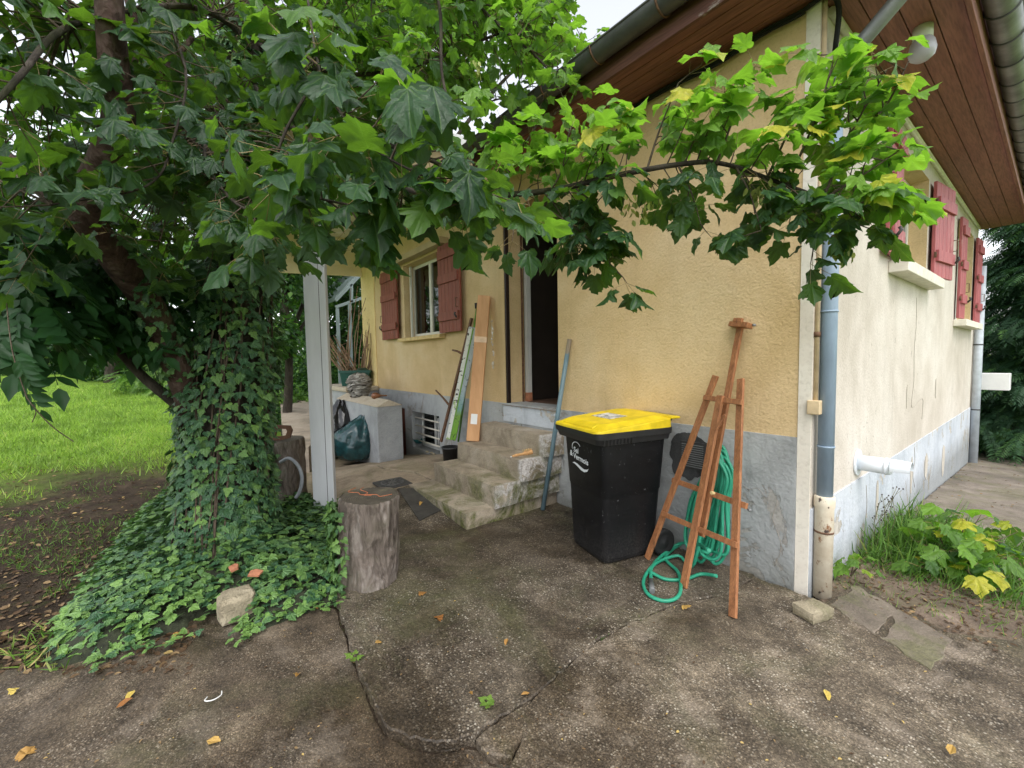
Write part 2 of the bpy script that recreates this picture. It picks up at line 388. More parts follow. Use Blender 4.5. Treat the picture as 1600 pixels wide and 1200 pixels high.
M['white'] = m_plain('white_paint', (.72, .72, .70), 0.5, 0.08, 5, 0.08, 60)
M['pvc'] = m_plain('white_pvc', (.70, .74, .78), 0.35, 0.05, 5, 0.0)
M['frame'] = m_plain('cream_window_frame', (.66, .64, .56), 0.45, 0.1, 8, 0.1)
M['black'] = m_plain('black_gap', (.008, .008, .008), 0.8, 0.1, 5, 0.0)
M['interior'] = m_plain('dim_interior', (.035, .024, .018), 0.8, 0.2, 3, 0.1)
M['intwhite'] = m_plain('interior_white', (.55, .53, .50), 0.7, 0.1, 3, 0.1)
M['terracotta'] = m_plain('terracotta', (.42, .17, .09), 0.8, 0.25, 20, 0.3)
M['floor_tile'] = m_plain('brown_floor', (.16, .09, .06), 0.6, 0.3, 8, 0.2)
M['brown_door'] = m_wood('brown_red_door', (.10, .028, .016), (.16, .045, .026), 2, 0.5)
M['glass'] = m_glass('window_glass')
M['sill_cream'] = m_plain('cream_sill', (.70, .66, .56), 0.8, 0.15, 12, 0.3, 40)
M['sill_ochre'] = m_plain('ochre_sill', (.60, .44, .20), 0.8, 0.2, 12, 0.3, 40)
M['rust'] = m_plain('rusty_iron', (.13, .065, .035), 0.8, 0.4, 25, 0.4, 60)
M['iron'] = m_plain('dark_iron', (.045, .043, .042), 0.6, 0.3, 15, 0.2)
M['siding'] = m_plain('cream_siding', (.76, .66, .42), 0.6, 0.08, 4, 0.1)
M['beige'] = m_plain('beige_panel', (.50, .38, .22), 0.7, 0.15, 3, 0.15)
M['tile_roof'] = m_plain('dark_roof_tiles', (.10, .075, .065), 0.8, 0.3, 8, 0.3)
def cast_pipe():
    m_, g = newmat('flaking_cream_cast_pipe')
    c = g.ramp(g.noise(6, 6, 0.7), [(0.3, (.55, .45, .32)), (0.6, (.70, .63, .50))])
    rs = g.ramp(g.noise(12, 7, 0.75, g.mapv(scale=(1, 1, .5))), [(0.56, 0.0), (0.62, 1.0)])
    c = g.mix(rs, c, (.30, .15, .075)); sp = g.ramp(g.noise(30, 3, 0.6, g.mapv(scale=(1, 1, .7))), [(0.66, 0.0), (0.70, 1.0)])
    c = g.mix(sp, c, (.09, .06, .05)); g.bsdf(c, 0.7, g.bump(g.noise(25, 4), 0.3, 0.005)); return m_
M['cast'] = cast_pipe()
# ================================================================== GROUND
def ground_mat():
    m_, g = newmat('soil_and_lawn')
    p = g.node('VectorMath', operation='DISTANCE'); g.set(p.inputs[0], g.co()); p.inputs[1].default_value = (-1.4, -3.4, 0)
    d = g.math('ADD', p.outputs['Value'], g.math('MULTIPLY', g.math('SUBTRACT', g.noise(0.9, 5, 0.65), 0.5), 4.0))
    gm = g.ramp(g.math('DIVIDE', d, 10.0), [(0.50, 0.0), (0.78, 1.0)])
    soil = g.ramp(g.noise(4, 8, 0.7), [(0.3, (.022, .016, .012)), (0.55, (.055, .040, .028)), (0.75, (.10, .075, .05))])
    soil = g.mix(g.ramp(g.noise(11, 5, 0.7), [(0.54, 0.0), (0.7, 0.7)]), soil, (.06, .075, .02))
    lawn = g.ramp(g.noise(2, 7, 0.7), [(0.3, (.09, .17, .022)), (0.55, (.18, .30, .04)), (0.7, (.28, .37, .065))])
    g.bsdf(g.mix(gm, soil, lawn), 0.95, g.bump(g.noise(25, 6, 0.7), 1.0, 0.04), spec=0.1); return m_
ax = np.unique(np.concatenate([np.linspace(-260, -40, 10), np.linspace(-40, -12, 29), np.linspace(-12, 4, 65), np.linspace(4, 40, 19), np.linspace(40, 260, 10)]))
ay = np.unique(np.concatenate([np.linspace(-260, -30, 10), np.linspace(-30, -9, 22), np.linspace(-9, 3, 49), np.linspace(3, 40, 20), np.linspace(40, 260, 10)]))
g_ = MB(); g_.grid([[(x, y, terrain(x, y)) for x in ax] for y in ay])
struct(g_.build('ground', ground_mat()))

M['agg'] = m_agg('exposed_aggregate', (.98, .96, .91), 84, 1.0, 0.2, 0.5)
M['agg_right'] = m_agg('worn_yard_concrete', (1.20, 1.16, 1.07), 98, 0.75, 0.55, 0.4)
M['agg_left'] = m_agg('dark_worn_concrete', (.86, .79, .70), 110, 0.55, 0.3, 0.35)
M['paving'] = m_concrete('smooth_paving', (.30, .235, .165), (.15, .115, .08), (.38, .31, .23), 0.35)
M['pathc'] = m_concrete('path_concrete', (.19, .16, .13), (.09, .077, .064), (.28, .24, .195), 0.35)
M['kerb'] = m_concrete('mossy_kerb', (.185, .152, .118), (.085, .070, .054), (.29, .25, .20), 0.5, 0.8)
M['terr'] = m_concrete('terrace_concrete', (.34, .28, .215), (.17, .14, .11), (.42, .36, .29), 0.1)

from mathutils.geometry import delaunay_2d_cdt
def slab(name, poly, zf, thick, mat, jit=0.012, step=0.05, parent=None, cell=0.16, uneven=0.004, seed=0.0):
    P = []; n = len(poly)
    for i in range(n):
        a = np.asarray(poly[i][:2], float); b = np.asarray(poly[(i+1) % n][:2], float); L = np.linalg.norm(b-a); k = max(1, min(120, int(L/step)))
        nv = V(-(b-a)[1], (b-a)[0])/(L+1e-9)
        for j in range(k):
            q = a+(b-a)*j/k; s_ = rn((q[0], q[1], 3.1), 6)*jit + rn((q[0], q[1], 8.1+seed), 14)*jit*0.8 + rn((q[0], q[1], 1.1+seed), 45)*jit*0.45
            P.append(q+nv*(s_ if j else 0))
    P = np.array(P); m_ = len(P); ar = 0.5*np.sum(P[:, 0]*np.roll(P[:, 1], -1)-np.roll(P[:, 0], -1)*P[:, 1])
    if ar < 0: P = P[::-1].copy()
    T = np.roll(P, -1, 0)-np.roll(P, 1, 0); T /= np.linalg.norm(T, axis=1, keepdims=True)+1e-9
    ins = P + np.stack([-T[:, 1], T[:, 0]], 1)*0.005
    def inside(p):
        x, y = p; X, Y = ins[:, 0], ins[:, 1]; X2, Y2 = np.roll(X, -1), np.roll(Y, -1)
        c = ((Y > y) != (Y2 > y)) & (x < (X2-X)*(y-Y)/(Y2-Y+1e-12)+X); return c.sum() % 2 == 1
    lo, hi = ins.min(0), ins.max(0); cc = max(cell, math.sqrt((hi-lo).prod()/2500))
    extra = [q for q in ((x+cc*.3*rn((x, y, 5), 9), y+cc*.3*rn((x, y, 6), 9)) for x in np.arange(lo[0]+cc/2, hi[0], cc) for y in np.arange(lo[1]+cc/2, hi[1], cc)) if inside(q) and np.min(np.sum((ins-q)**2, 1)) > (cc*.35)**2]
    vin = [Vector(p) for p in ins]+[Vector(q) for q in extra]
    vo, eo, fo, *_ = delaunay_2d_cdt(vin, [(i, (i+1) % m_) for i in range(m_)], [list(range(m_))], 1, 1e-5)
    mb = MB(); h = lambda x, y: zf(x, y)+uneven*rn((x, y, 2), 1.7)+uneven*.5*rn((x, y, 4), 6)
    mb.add([(v[0], v[1], h(v[0], v[1])) for v in vo], fo, smooth=True)
    ring = [[(p[0], p[1], h(p[0], p[1])) for p in ins], [(p[0], p[1], h(p[0], p[1])-.006-.006*abs(rn((p[0], p[1], 0), 9))) for p in P], [(p[0], p[1], h(p[0], p[1])-thick) for p in P]]
    mb.grid(ring, closed=True, smooth=False)
    ob = mb.build(name, mat, parent)
    if parent is None: struct(ob)
    return ob
def px(l, z=0.0): return [gp(x, y, z)[:2] for x, y in l]
edge = [(525, 938), (545, 995), (570, 1060), (585, 1100), (600, 1130), (640, 1153), (700, 1157), (742, 1150), (775, 1125), (830, 1090), (870, 1050), (930, 1000), (990, 968), (1060, 942), (1130, 927)]
flat0 = yard
yard_slab = slab('yard_slab', px(edge) + [(-.30, -.03), (-2.0, -.03), (-3.42, -.03), (-3.44, -1.2), (-3.30, -1.85), (-2.3, -2.15)], flat0, 0.09, M['agg'], jit=.02, step=.022)
right = px([(831.5, 1091.5), (871.5, 1051.6), (931, 1001), (990.6, 968.8), (1060.3, 942.6), (1130, 927.5)]) + [(-.296, -.034), (0.0, -.034)]
slab('yard_slab', right + px([(1290, 940), (1340, 910), (1480, 985)]) + [(.82, .30), (.96, .90), (2.6, .90), (2.6, -5), (-.1, -5)] + px([(782, 1250), (803, 1180)]), lambda x, y: -0.004, 0.08, M['agg_right'], .014, .03, seed=3.3)
slab('yard_slab', px([(744, 1151.5), (776, 1126.5), (830, 1092), (815, 1150), (800, 1179), (767, 1174)]), lambda x, y: -0.007, 0.07, M['agg_right'], 0.010, 0.03, seed=5.)
left = px([(521.5, 938.5), (543, 996), (568, 1061), (583.5, 1101), (598.5, 1131), (639, 1155), (700, 1160), (742, 1154), (765, 1178), (799, 1184), (779, 1250)])
slab('yard_slab', left + [(-.2, -5), (-3.4, -5.4)] + px([(-40, 1035), (60, 1030), (200, 990), (330, 950), (400, 950)]), lambda x, y: -0.044, 0.06, M['agg_left'], .014, .03, seed=7.7)
cr = px([(520, 716), (560, 728), (603, 752), (650, 758), (690, 778)], -0.05)
cr2 = [p+V(.0, -.025) for p in cr]
slab('paving_slab', cr + [(-3.455, -.9), (-3.455, -.02), (-7.2, -.02), (-7.2, -.9)], yard, 0.07, M['paving'], 0.01)
slab('paving_slab', list(reversed(cr2)) + [(-7.2, -1.0), (-7.2, -2.1), (-3.32, -1.98), (-3.46, -1.25)], lambda x, y: yard(x, y)-.008, 0.07, M['paving'], 0.01)
# raised terrace beyond the second log
tz = 0.33
slab('terrace', [gp(482, 700, tz)[:2], gp(445, 695, tz)[:2], gp(440, 648, tz)[:2], gp(436, 612, tz)[:2], (-16.5, 1.2), (-7.7, 1.2), (-7.7, -.9)], lambda x, y: tz, 0.5, M['terr'], 0.01, 0.12)
# path along the cream side wall, falling away
yb = lambda x, y: yard(x, y) - 0.006
slab('path_slab', [(.97, .92), (.95, 2.3), (2.6, 2.3), (2.6, .92)], yb, 0.08, M['pathc'])
slab('crack_fill', [(-3.2, -5.2), (2.5, -4.9), (2.5, .8), (.9, .6), (.6, -.2), (.0, -.06), (-3.3, -.06), (-3.2, -1.9), (-2.0, -2.3), (-2.0, -3.2)], lambda x, y: yard(x, y)-.062+.040*sm((y+2.3)/.4), .02, m_concrete('crack_dirt', (.045, .036, .028), (.02, .016, .012), (.08, .066, .05), .4, 1.), .01, .2)
slab('path_slab', [(.02, 2.33), (.02, 4.9), (2.6, 4.9), (2.6, 2.33)], yb, 0.08, M['pathc'])
slab('path_slab', [(.02, 4.93), (.02, 9.5), (2.6, 9.5), (2.6, 4.93)], yb, 0.08, M['pathc'])
slab('kerb_slab', px([(1296, 944), (1338, 915), (1400, 950), (1372, 995)]), lambda x, y: .001, 0.03, M['kerb'], 0.024, 0.03)
slab('kerb_slab', px([(1375, 996), (1403, 951), (1490, 1000), (1455, 1048)]), lambda x, y: .000, 0.03, M['kerb'], 0.026, 0.03, seed=2.)

# ================================================================== HOUSE
house = thing('house', 'yellow and cream rendered house with red shutters and brown boarded eaves', 'house', (0, 0, 0))
def wall(name, axis, u0, u1, z0, z1, ops, depth, mats, off=0.0, back=True, parent=house):
    def P(u, z, d): return (u, d+off, z) if axis == 'A' else (-d-off, u, z)
    us = sorted({u0, u1, *[o[0] for o in ops], *[o[1] for o in ops]}); zs = sorted({z0, z1, *[o[2] for o in ops], *[o[3] for o in ops]})
    us = [u for u in us if u0 <= u <= u1]; zs = [z for z in zs if z0 <= z <= z1]
    b = MB()
    for i in range(len(us)-1):
        for j in range(len(zs)-1):
            uc, zc = (us[i]+us[i+1])/2, (zs[j]+zs[j+1])/2
            if any(o[0] < uc < o[1] and o[2] < zc < o[3] for o in ops): continue
            for d in ((0, depth) if back else (0,)):
                b.add([P(us[i], zs[j], d), P(us[i+1], zs[j], d), P(us[i+1], zs[j+1], d), P(us[i], zs[j+1], d)], [(0, 1, 2, 3)])
    for o in ops:
        a0, a1, c0, c1 = max(o[0], u0), min(o[1], u1), max(o[2], z0), min(o[3], z1)
        q = [(a0, c0), (a1, c0), (a1, c1), (a0, c1)]
        for k in range(4):
            s_, t_ = q[k], q[(k+1) % 4]
            if (s_[1] == t_[1] == z0) or (s_[1] == t_[1] == z1): continue
            b.add([P(*s_, 0), P(*t_, 0), P(*t_, depth), P(*s_, depth)], [(0, 1, 2, 3)], min(1, len(mats)-1))
    q = [(u0, z0), (u1, z0), (u1, z1), (u0, z1)]
    for k in range(4):
        s_, t_ = q[k], q[(k+1) % 4]; b.add([P(*s_, 0), P(*t_, 0), P(*t_, depth), P(*s_, depth)], [(0, 1, 2, 3)])
    return b.build(name, mats, parent, fixn=False)
PT = 0.975; SZ = 3.555
WIN_A = (-5.97, -4.66, 1.885, 3.10)
wall('wall', 'A', -7.34, -3.13, PT, 3.98, [WIN_A], 0.3, [M['ochre']])
wall('wall', 'A', -2.22, -0.075, PT, SZ+.05, [], 0.3, [M['ochre']])
wall('wall', 'A', -3.129, -2.221, 3.2, 3.98, [], 0.3, [M['ochre']])
M['paleochre'] = m_wall('pale_ochre_band', (.80, .62, .30), (.70, .52, .23), (.84, .68, .36), rough_scale=40, bump=0.3)
tag(MB().box((-8.08, -.014, -.4), (-7.341, .3, 3.98)).build('end_band', M['paleochre'], house), 'pale yellow band at the porch end')
corner = MB().box((-.0745, -.006, -.25), (-.003, .3, SZ+.04)); tag(corner.build('corner_band', M['strip'], house), 'cream painted corner band')
BASE_W = (-5.78, -4.81, 0.04, 0.655); BDOOR = (-7.0, -6.06, -0.6, 0.67)
pl = wall('plinth', 'A', -7.34, -.0765, -.6, PT, [BASE_W, BDOOR], 0.3, [M['plinth_a']], off=-0.012)
wall('wall', 'B', .004, 7.7, .535, SZ, [(1.86, 3.33, 2.27, 3.32), (5.5, 7.1, 1.93, 3.32)], 0.28, [M['cream'], M['ochre']])
wall('plinth', 'B', .005, 7.702, -1.0, .535, [], 0.28, [M['plinth_b']], off=-0.010)
e = MB().box((-9, 7.42, -1), (-.284, 7.698, SZ)); e.build('wall', M['cream'], house)
# cement patch and fine cracks on the walls
def blob(cx, cz, rx, rz, n=40, seed=0):
    return [(cx+rx*math.cos(a)*(1+.28*rn((math.cos(a)*2, math.sin(a)*2, seed))+.06*rn((math.cos(a)*7, math.sin(a)*7, seed))), cz+rz*math.sin(a)*(1+.28*rn((math.cos(a)*2, math.sin(a)*2, seed))+.06*rn((math.cos(a)*7, math.sin(a)*7, seed)))) for a in [2*math.pi*i/n for i in range(n)]]
M['cement'] = m_concrete('dark_cement_patch', (.06, .06, .06), (.03, .03, .03), (.10, .10, .098), 0, 0.5)
b = MB().prism([(x, -.0135, z) for x, z in blob(-.79, .74, .16, .19, n=70, seed=5.2)], (0, -.004, 0)); tag(b.build('cement_patch', M['cement'], house), 'dark cement patch round the wall vent')
M['flake'] = m_concrete('bare_render', (.52, .47, .40), (.40, .36, .30), (.60, .55, .48), 0, .5)
for cx, cz, rx, rz, sd_ in ((.27, .62, .055, .10, 4), (1.55, .25, .035, .17, 5), (2.9, .22, .05, .19, 6), (3.7, .18, .08, .15, 7), (4.9, .05, .10, .2, 8), (4.2, 1.05, .03, .12, 9), (2.62, 1.06, .03, .11, 10)):
    MB().prism([(.0115 if cz < .6 else .0015, y, z) for y, z in blob(cx, cz, rx, rz, seed=sd_)], (.003, 0, 0)).build('bare_patch', M['flake'], house)
M['crack'] = m_plain('crack_line', (.33, .29, .24), 0.95, 0.3, 20, 0)  # darker tone of the thin crack lines on wall and plinth
for pts in ([(2.90, 2.05), (2.93, 1.8), (2.88, 1.5), (2.92, 1.2), (2.86, .93), (3.4, .98), (3.42, .75)], [(1.2, .45), (1.24, .3), (1.2, .12)], [(3.0, .5), (3.05, .35), (2.98, .2), (3.1, .05)]):
    pts = catmull([(0, *p) for p in pts], 5); pts = [V((.0125 if p[2] < .53 else .002), p[1]+.012*rn((p[1], p[2], 1), 14), p[2]) for p in pts]
    MB().tube(pts, .0016, 4).build('hairline_crack', M['crack'], house)
for pts in ([(-.42, .62), (-.36, .58), (-.30, .60), (-.25, .55)], [(-.18, .55), (-.2, .4), (-.15, .25), (-.19, .1)]):
    pts = catmull([(p[0], -.0135, p[1]) for p in pts], 5); pts = [V(p[0]+.01*rn((p[0], p[2], 1), 20), p[1], p[2]) for p in pts]
    MB().tube(pts, .0011, 4).build('hairline_crack', M['crack'], house)
# wall vent with louvres
vt = MB().box((-.85, -.028, .645), (-.66, -.018, .85)).build('vent', M['iron'], house, 0.002)
lv = MB().box((-.84, -.036, 0), (-.67, -.029, .006))
for k in range(11):
    o = lv.build('louvre', M['zinc'], vt) if k == 0 else linkcopy(o0, vt)
    if k == 0: o0 = o
    o.location.z = .66+k*.0165
# --- interior seen through the door
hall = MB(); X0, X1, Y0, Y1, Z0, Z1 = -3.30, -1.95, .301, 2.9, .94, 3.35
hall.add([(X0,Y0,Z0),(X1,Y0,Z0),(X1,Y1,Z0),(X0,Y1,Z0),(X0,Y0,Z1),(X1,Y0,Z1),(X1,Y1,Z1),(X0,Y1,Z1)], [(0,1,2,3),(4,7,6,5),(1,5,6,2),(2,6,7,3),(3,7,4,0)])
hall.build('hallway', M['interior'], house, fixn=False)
MB().box((-3.18, .0, PT-.018), (-2.17, 2.88, PT-.004)).build('hall_floor', M['floor_tile'], house)
MB().prism([(-3.28, 1.3, .98), (-3.02, 1.3, .98), (-3.02, 1.3, 2.55), (-2.86, 1.3, 2.78), (-1.97, 1.3, 2.78), (-1.97, 1.3, 3.34), (-3.28, 1.3, 3.34)], (0, .1, 0)).build('inner_arch', m_plain('brown_inner_wall', (.11, .062, .036), .8, .15, 3, .1), house)
MB().box((-3.12, .30, PT+.11), (-3.065, .36, 2.75)).build('door_lining', M['intwhite'], house); MB().box((-3.122, .297, PT), (-3.063, .363, PT+.109)).build('skirting', M['terracotta'], house)
df = MB().box((-3.124, .005, PT-.002), (-3.095, .055, 3.19)).box((-2.255, .13, PT-.002), (-2.226, .19, 3.19)).box((-3.09, .13, 3.13), (-2.26, .19, 3.19)); df.build('door_frame', m_wood('dark_frame', (.018, .010, .007), (.03, .016, .011), 2, .5), house, .003)
MB().box((-3.115, .245, PT), (-3.093, .262, 3.1)).build('frame_strip', M['rust'], house)
MB().box((-3.16, -.022, PT-.215), (-2.24, .02, PT-.022)).build('door_sill', M['plinth_b'], house, .006)
MB().box((-3.17, -.034, PT-.0215), (-2.234, .30, PT-.0185)).build('threshold', m_plain('worn_wood', (.17, .12, .08), .7, .3, 20, .3), house)
# --- windows
def window(axis, op, depth, sillmat, sill_over, sillh=.07, mull=True, extra=0.06):
    u0, u1, z0, z1 = op
    def bx(b, a0, a1, d0, d1, c0, c1):
        if axis == 'A': b.box((a0, d0, c0), (a1, d1, c1))
        else: b.box((-d1, a0, c0), (-d0, a1, c1))
        return b
    fr = MB(); t = .05
    for a0, a1, c0, c1 in ((u0+.002, u0+t, z0+.002, z1-.002), (u1-t, u1-.002, z0+.002, z1-.002), (u0+t, u1-t, z0+.002, z0+t+.02), (u0+t, u1-t, z1-t, z1-.002)): bx(fr, a0, a1, depth, depth+.05, c0, c1)
    wdw = fr.build('window', M['frame'], house, .004)
    um = (u0+u1)/2
    bx(MB(), um-.035, um+.035, depth-.008, depth+.042, z0+t+.021, z1-t-.001).build('mullion', M['frame'], wdw, .004)
    for a0, a1 in ((u0+t+.001, um-.036), (um+.036, u1-t-.001)): bx(MB(), a0, a1, depth+.018, depth+.024, z0+t+.021, z1-t-.001).build('pane', M['glass'], wdw)
    s_ = MB(); bx(s_, u0-extra, u1+extra, -sill_over, .0, z0-sillh, z0-.001); bx(s_, u0+.002, u1-.002, .0005, depth-.001, z0-.03, z0+.004)
    s_.build('sill', sillmat, wdw, .006)
    rm = MB(); o_ = []
    for dd in (.285, 2.2):
        for a0, c0 in ((u0-.5, z0-.8), (u1+.5, z0-.8), (u1+.5, z1+.1), (u0-.5, z1+.1)): o_.append((a0, dd, c0) if axis == 'A' else (-dd, a0, c0))
    rm.add(o_, [(0,1,5,4),(1,2,6,5),(2,3,7,6),(3,0,4,7),(4,5,6,7)]); rm.build('room', M['interior'], house, fixn=False)
    return wdw
wA = window('A', WIN_A, .17, M['sill_ochre'], .10, .06, extra=.10)
cur = MB(); cur.grid([[(-5.22+.5*j/30, .30+.02*math.sin(j*1.3), 1.9+1.2*i) for j in range(31)] for i in (0, 1)]); cur.build('curtain', m_plain('dark_red_curtain', (.12, .03, .02), .8), wA)
MB().box((-5.93, .09, 1.905), (-5.895, .125, 3.1)).build('mosquito_rail', M['frame'], wA, .003)
wB1 = window('B', (1.86, 3.33, 2.27, 3.32), .15, M['sill_cream'], .13, .10, extra=.14)
wB2 = window('B', (5.5, 7.1, 1.93, 3.32), .15, M['sill_cream'], .13, .09, extra=.16)
def shutter(p, u, n, width, h, planks, mat, battens, label, th=.03, latch=True):
    "p hinge foot, u along the leaf, n outward"
    p = np.asarray(p, float); u = nrm(u); n = nrm(n); z = V(0, 0, 1)
    s_ = bpy.data.objects.new('shutter', None); col.objects.link(s_); s_.parent = house; s_['label'] = label; s_.empty_display_size = .05
    pw = width/planks
    for k in range(planks):
        b = MB(); a = p+u*(k*pw+.003); q = u*(pw-.006)
        b.prism([a, a+q, a+q+n*th, a+n*th], z*(h+.006*rn((k, h, p[0]), 3.3))); b.build('plank', mat, s_, .004)
    b = MB().prism([p+u*.004+n*.002+z*.012, p+u*(width-.004)+n*.002+z*.012, p+u*(width-.004)+n*(th*.7)+z*.012, p+u*.004+n*(th*.7)+z*.012], z*(h-.03)); b.build('groove_backing', mat, s_)
    for zb in battens:
        a = p+u*.03+n*(th+.0005)+z*zb; q = u*(width-.06)
        MB().prism([a, a+q, a+q+n*.026, a+n*.026], z*.12).build('batten', mat, s_, .004)
    if latch:
        c = p+u*(width-.05)+n*(th+.03)+z*battens[0]
        MB().tube([c+z*.02, c+z*.06+n*.03, c+z*.09+n*.02], .012, 6).build('catch', M['iron'], s_)
        c2 = c+z*.16-n*.02; MB().tube([c2, c2+n*.03, c2+n*.03+z*.12, c2+z*.12], .006, 5).build('handle', M['rust'], s_)
    for zb in battens[:2]:
        c = p-u*.02+n*(th+.01)+z*(zb+.06); MB().tube([c-z*.03, c+z*.03], .012, 6).build('hinge', M['rust'], s_)
    return s_
shutter((-6.09, -.055, 1.89), (-1, 0, 0), (0, -1, 0), .72, 1.22, 7, M['shutter_red'], (.16, .68, 1.02), 'red shutter left of the window under the porch')
shutter((-4.59, -.055, 1.89), (1, 0, 0), (0, -1, 0), .60, 1.22, 6, M['shutter_red'], (.16, .68, 1.02), 'red shutter right of the window under the porch')
shutter((.02, 1.90, 2.29), (.03, -1, 0), (1, .03, 0), .50, 1.02, 5, M['shutter_rose'], (.10, .50, .85), 'faded rose shutter half hidden by maple leaves')
q1 = gp(1486, 446, 2.34); hp = V(.025, 3.40, 2.31)
shutter(hp, (.115, .993, 0), (.993, -.115, 0), .62, 1.0, 5, M['shutter_rose'], (.16, .72), 'faded rose shutter standing ajar between the two side windows')
shutter((.022, 5.36, 1.95), (.06, .998, 0), (.998, -.06, 0), .34, 1.36, 3, M['shutter_rose'], (.2, .66, 1.12), 'faded rose shutter half closed over the far window')
shutter((.022, 7.14, 1.95), (.05, .998, 0), (.998, -.05, 0), .42, 1.36, 4, M['shutter_rose'], (.2, .66, 1.12), 'faded rose shutter right of the far window')
# basement window with bars, brown cellar door
bw = MB()
for a0, a1, c0, c1 in ((-5.778, -5.73, .042, .653), (-4.86, -4.812, .042, .653), (-5.73, -4.86, .042, .09), (-5.73, -4.86, .605, .653)): bw.box((a0, .17, c0), (a1, .21, c1))
bwo = bw.build('basement_window', M['white'], house, .003)
MB().box((-5.729, .185, .091), (-4.861, .19, .604)).build('pane', M['glass'], bwo)
MB().box((-5.32, .168, .091), (-5.27, .2, .604)).build('mullion', M['white'], bwo)
for z in (.16, .28, .41, .54): MB().tube([(-5.775, .05, z), (-4.815, .05, z)], .014, 6).build('bar', M['sill_cream'], bwo)
for x in (-5.55, -5.0): MB().tube([(x, .072, .10), (x, .072, .60)], .009, 6).build('bar', M['white'], bwo)
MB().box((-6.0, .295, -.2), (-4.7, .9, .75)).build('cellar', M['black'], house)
cd_ = MB().box((-6.99, .05, -.58), (-6.07, .09, .665)).build('cellar_door', M['brown_door'], house, .003)
# --- eaves: boards, fascia, gutters
OV = .44; OVB = .50
so = MB().box((-3.0, -OV-.005, SZ+.012), (OVB, .30, SZ+.06)).box((-.01, .301, SZ+.012), (OVB, 7.86, SZ+.06)).build('soffit', M['fascia'], house)
nb = 5; wbd = OV/nb
for k in range(nb):
    y1 = -k*wbd-.0025; y0 = -(k+1)*wbd+.0025
    MB().prism([(-3.0, y0, SZ), (-y0*OVB/OV, y0, SZ), (-y1*OVB/OV, y1, SZ), (-3.0, y1, SZ)], (0, 0, .011)).build('board', M['soffit'], so, .002)
wbb = OVB/4
for k in range(4):
    x0, x1 = k*wbb+.0025, (k+1)*wbb-.0025
    MB().prism([(x0, -x0*OV/OVB, SZ), (x1, -x1*OV/OVB, SZ), (x1, 7.85, SZ), (x0, 7.85, SZ)], (0, 0, .011)).build('board', M['soffit_b'], so, .002)
MB().box((-3.02, -OV-.032, SZ-.022), (OVB+.03, -OV-.006, SZ+.17)).build('fascia', M['fascia'], house, .004)
MB().box((OVB+.002, -OV-.005, SZ-.022), (OVB+.03, 7.87, SZ+.17)).build('fascia', M['soffit_b'], house, .004)
def gutter(name, p, q, out, r, mat, straps, smat):
    p = np.asarray(p, float); q = np.asarray(q, float); out = nrm(out); b = MB(); N = 14
    for rr, rev in ((r, 0), (r-.004, 1)):
        rows = []
        for e_ in (p, q): rows.append([e_+out*(-rr*math.cos(math.pi*i/N))+V(0, 0, -rr*math.sin(math.pi*i/N)) for i in range(N+1)])
        b.grid(rows)
    b.tube([p+out*r, q+out*r], .009, 6)
    go = b.build(name, mat, house)
    L = np.linalg.norm(q-p)
    for k in range(straps):
        c = p+(q-p)*(k+.5)/straps
        MB().tube([c+out*(-(r+.004)*math.cos(math.pi*i/N))+V(0, 0, -(r+.004)*math.sin(math.pi*i/N)) for i in range(N+1)], .007, 5).build('gutter_strap', smat, go)
    return go
GR = .082
gutter('gutter', (-3.05, -OV-.032-GR, SZ+.155), (OVB+.14, -OV-.032-GR, SZ+.155), (0, -1, 0), GR, M['zinc_dark'], 7, M['rust'])
gutter('gutter', (OVB+.032+GR, -OV-.06, SZ+.155), (OVB+.032+GR, 7.9, SZ+.155), (1, 0, 0), GR, M['zinc'], 22, M['zinc_dark'])
rf = MB(); ez = SZ+.19; ex, ey = OVB+.09, -OV-.09
rf.add([(-3.1, ey, ez), (ex, ey, ez), (-3.2, 3.6, ez+2.6), (-3.1, 3.6, ez+2.6), (ex, 7.85, ez), (-3.1, 7.85, ez)], [(0, 1, 2, 3), (1, 4, 2)]); rf.add([(-3.1, ey, ez+.03), (ex, ey, ez+.03), (-3.2, 3.6, ez+2.63), (ex, 7.85, ez+.03)], [(0, 1, 2), (1, 3, 2)])
rfo = rf.build('roof', M['tile_roof'], house, fixn=False)
tl = MB().prism([(0, 0, 0), (.10, .11, .0), (.10, .24, 0), (-.22, .24, .14), (-.22, 0, .14)], (0, 0, .02))
for k in range(28):
    o = tl.build('tile', M['tile_roof'], rfo) if k == 0 else linkcopy(t0, rfo)
    if k == 0: t0 = o
    o.location = (ex+.02, ey+.1+k*.28, ez+.035)
# --- downpipe at the corner, wall conduit, cable
DX, DY = .058, .058
dp = MB(); e0 = V(DX, DY, 3.16); top = V(OVB+.115, DY-.02, SZ+.09)
dp.tube(catmull([top, top-V(.02, 0, .05), e0+V(.075, 0, .035), e0, e0-V(0, 0, .08)], 4), .040, 14)
dpo = dp.build('downpipe', M['zinc'], house); dpo['label'] = 'zinc elbow running from gutter to wall pipe'
MB().tube([(DX, DY, 3.13), (DX, DY, .60)], .043, 16).build('downpipe', M['pipe_blue'], house)['label'] = 'blue-grey painted rain pipe at the house corner'
MB().tube([(DX, DY, .625), (DX, DY, .615), (DX, DY, .56), (DX, DY, .545), (DX, DY, -.02)], [.050, .056, .056, .051, .050], 16).build('downpipe', M['cast'], house)['label'] = 'flaking cream cast iron foot of the rain pipe'
for z in (3.0, 1.75, .93, .40): MB().tube([(DX, DY, z-.006), (DX, DY, z+.006)], .0465 if z > .6 else .053, 16).build('pipe_clip', M['pipe_blue'] if z > .6 else M['rust'], house)
MB().box((.012, DY-.056, 3.05), (.10, DY-.046, 3.075)).build('pipe_clip', M['iron'], house)
